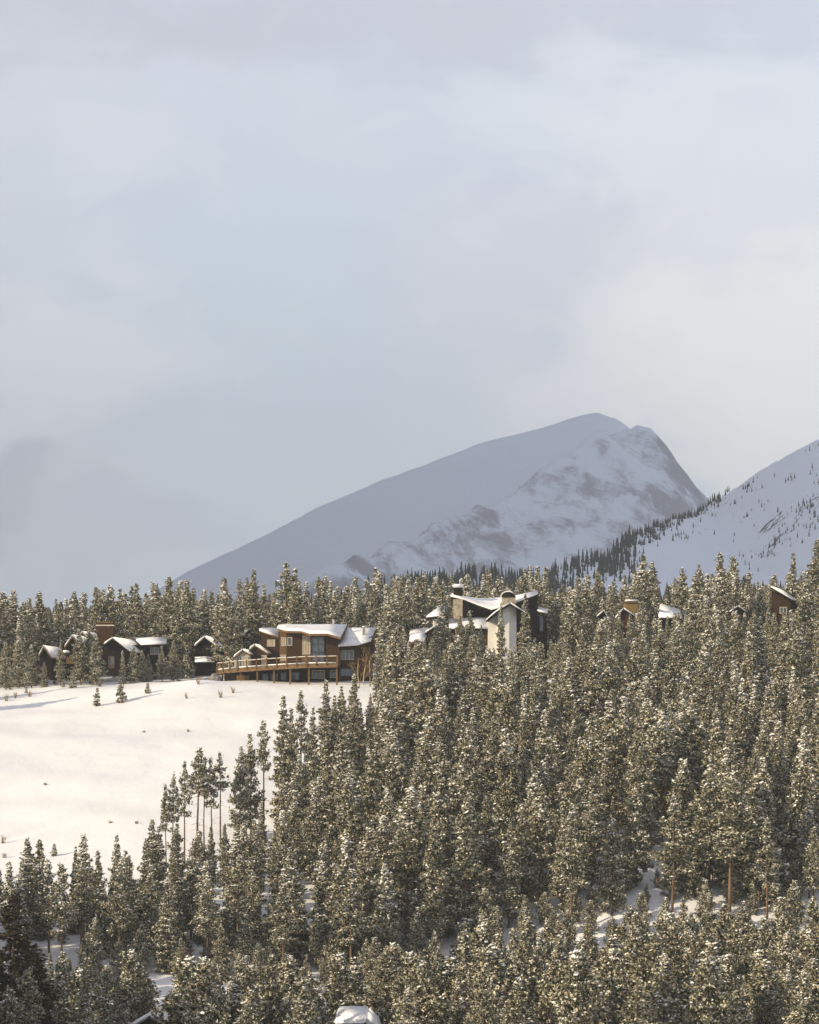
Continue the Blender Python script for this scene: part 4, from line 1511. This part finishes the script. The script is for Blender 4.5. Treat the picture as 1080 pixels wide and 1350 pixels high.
# along the ridge crest and in clumps over its face
RC = np.array(rcrest)
for _ in range(1500):
    u = rng.uniform(500, 965)
    k_ = np.interp(u, [540, 640, 740, 800, 850, 900, 935, 965], [1800, 1950, 2100, 2250, 2380, 2500, 2580, 2560])
    if rng.uniform() > np.interp(u, [500, 820, 870, 965], [1, 1, .5, .12]):
        continue
    y = k_ - rng.uniform(-15, 1) * 1.0 - abs(rng.normal(0, 1)) * np.interp(u, [500, 800, 900, 965], [110, 60, 30, 14])
    pts.append(((u - 540) / F * k_, y, None, rng.uniform(5, 11) if u < 830 else rng.uniform(3.5, 8)))
for k_ in range(24000):
    x, y = rng.uniform(-380, 520) if k_ < 9000 else rng.uniform(170, 420), rng.uniform(1480, 2620)
    u = 540 + x / y * F
    if u < -60 or u > 1130:
        continue
    q = np.interp(x, RC[::-1, 0], RC[::-1, 1])
    back_ = q - y
    cl = vnoise(np.array(x / 45), np.array(y / 70), 91) + .5 * vnoise(np.array(x / 14), np.array(y / 20), 92)
    if u < 830:
        ok = -30 < back_ < 420 and rng.uniform() < .9 * float(np.interp(u, [560, 740], [1, .10]))
    elif u < 960:
        ok = (-8 < back_ < 25 + 60 * max(0, (900 - u) / 70) and rng.uniform() < .55) or (cl > .62 and rng.uniform() < .55)
    else:
        ok = back_ > 20 and ((cl > .55 and rng.uniform() < .45) or (cl > -.1 and rng.uniform() < .15))
    if not ok:
        continue
    pts.append((x, y, None, rng.uniform(7, 13) if u < 830 else rng.uniform(1.4, 5.2)))
idx = [i for i, p in enumerate(pts) if p[2] is None]
xx = np.array([pts[i][0] for i in idx])
yy = np.array([pts[i][1] for i in idx])
zz_ = Rz(xx, yy)
for i, z in zip(idx, zz_):
    pts[i] = (pts[i][0], pts[i][1], float(z) - .3, pts[i][3])
V, T = far_trees(pts, 8)
tag(link('far_forest', mesh_tris('far_forest', V, T, [M['needles_far']])), 'dark distant wood behind the houses and up the ridge', 'forest', kind='stuff')

# ------------------------------------------------------------------ small things on the snow
def dry_shrub(u, v, hpx, seed, lab):
    d = hit(u, v)
    x = (u - 540) / F * d
    rng_ = np.random.default_rng(seed)
    e = thing('dry_shrub', lab, 'shrub', (x, d, float(H(x, d)) - .05), 'dry shrubs on the open snow')
    g_ = Geo()
    hh = hpx / F * d
    for _ in range(16):
        a_ = rng_.uniform(0, 6.28)
        b0 = np.array([rng_.normal(0, .12), rng_.normal(0, .12), 0])
        p1 = b0 + np.array([.35 * math.cos(a_), .35 * math.sin(a_), 1]) * hh * rng_.uniform(.5, 1)
        md = (b0 + p1) / 2 + rng_.normal(0, .05, 3)
        g_.add(tube([b0, md, p1], .035, .012, 3), 0)
        g_.add(tube([md, md + (p1 - md) * .7 + rng_.normal(0, .16, 3)], .02, .008, 3), 0)
    V_, T_, _ = g_.out()
    link('stem', mesh_tris('stem', V_, T_, [M['twig']]), e)


for k, (u, v, hp, lab) in enumerate([
    (20, 921, 10, 'dry shrub tuft at the snow edge below the end of the cabin row'),
    (9, 925, 12, 'outermost dry shrub tuft below the cabin row'),
    (39, 919, 11, 'paired dry shrub on the snow below the smallest cabin gable'),
    (246, 921, 9, 'dry shrub alone on the snow below the bank'),
    (262, 902, 12, 'faint leafless shrub on the drift beside the deck'),
    (291, 920, 12, 'thin dry stalks on the snow under the deck corner'),
    (308, 914, 10, 'sparse dry stalks on the snow under the deck'),
    (4, 1112, 14, 'dry bushy tuft low on the snow beside the trail'),
    (6, 1131, 7, 'small dry tuft just under the bushy one by the trail'),
    (146, 1086, 4, 'tiny dry tuft low on the open snow'),
    (180, 1086, 5, 'tiny forked twig on the snow near the bare stemmed pines'),
    (248, 965, 4, 'tiny dark tuft in the middle of the open snow'),
    (60, 1036, 4, 'tiny tuft in the lower middle of the open snow'),
    (190, 966, 3, 'faint tuft beside the middle of the open snow'),
]):
    dry_shrub(u, v, hp, 700 + k, lab)

# boulder at the deck end
e = thing('boulder', 'grey snow capped boulder at the end of the deck', 'boulder', W(285, 897, 560))
bm = bmesh.new()
bmesh.ops.create_icosphere(bm, subdivisions=3, radius=1)
for vtx in bm.verts:
    n_ = 1 + .22 * float(fbm(np.array(vtx.co.x * 1.3 + 5), np.array(vtx.co.y * 1.3 + vtx.co.z * 1.7), 3, 3))
    vtx.co = Vector((vtx.co.x * 1.35, vtx.co.y * 1.1, vtx.co.z * 1.25)) * n_
me = bpy.data.meshes.new('rock')
bm.to_mesh(me)
bm.free()
me.materials.append(M['rock'])
link('rock', me, e)
cap = MB().slab([W(282, 890.5, 559.3), W(289, 890.5, 559.3), W(289, 889.5, 561), W(282, 889.5, 561)], .3)
cap.build('snow_cap', M['roof_snow'], e, bevel=.12, smooth=True)

# fallen trunks in the gaps
for k, (u0, v0, u1, v1, d, lab) in enumerate([
    (520, 1236, 570, 1240, 388, 'fallen trunk lying across the gap above the dark spruces'),
    (415, 1272, 452, 1262, 384, 'fallen trunk near the dead grey tree'),
    (318, 1268, 395, 1262, 385, 'long fallen pole in the shady gap'),
    (330, 1062, 352, 1078, 436, 'leaning dead trunk propped at the snow edge'),
]):
    a, b_ = W(u0, v0, d), W(u1, v1, d + 3)
    za, zb2 = float(H(a.x, a.y)) + .25, float(H(b_.x, b_.y)) + (.35 if k < 3 else 2.5)
    a.z, b_.z = za, zb2
    e = thing('fallen_trunk', lab, 'log', a, 'fallen trunks')
    n_ = b_ - a
    tb = tube([(0, 0, 0), tuple(n_ * .5 + Vector((0, 0, .1))), tuple(n_)], .2, .1, 7)
    link('log', mesh_tris('log', tb[0], tb[1], [M['bark']], smooth=True), e)
    sn_ = tube([(0, 0, .14), tuple(n_ * .5 + Vector((0, 0, .24))), tuple(n_ + Vector((0, 0, .09)))], .15, .07, 6)
    link('snow_cover', mesh_tris('snow_cover', sn_[0], sn_[1], [M['tree_snow']], smooth=True), e)

# ------------------------------------------------------------------ haze
hz = MB()
x0, x1, y0, y1, z0, z1 = -5100, 5100, -320, 9100, -60, 1120
hz.hull([(x0, y0, z0), (x1, y0, z0), (x1, y0, z1), (x0, y0, z1)], [(x0, y1, z0), (x1, y1, z0), (x1, y1, z1), (x0, y1, z1)])
hm = bpy.data.materials.new('haze')
hm.use_nodes = True
hm.node_tree.nodes.clear()
ht = NT(hm.node_tree)
ho = ht.n('ShaderNodeOutputMaterial')
pv = ht.n('ShaderNodeVolumePrincipled', ins={'Color': C4(.84, .92, 1.0), 'Density': 1.0e-4, 'Anisotropy': 0.0})
hm.node_tree.links.new(pv.outputs[0], ho.inputs['Volume'])
ob = hz.build('haze', hm)
tag(ob, 'thin pale mountain haze', kind='stuff')
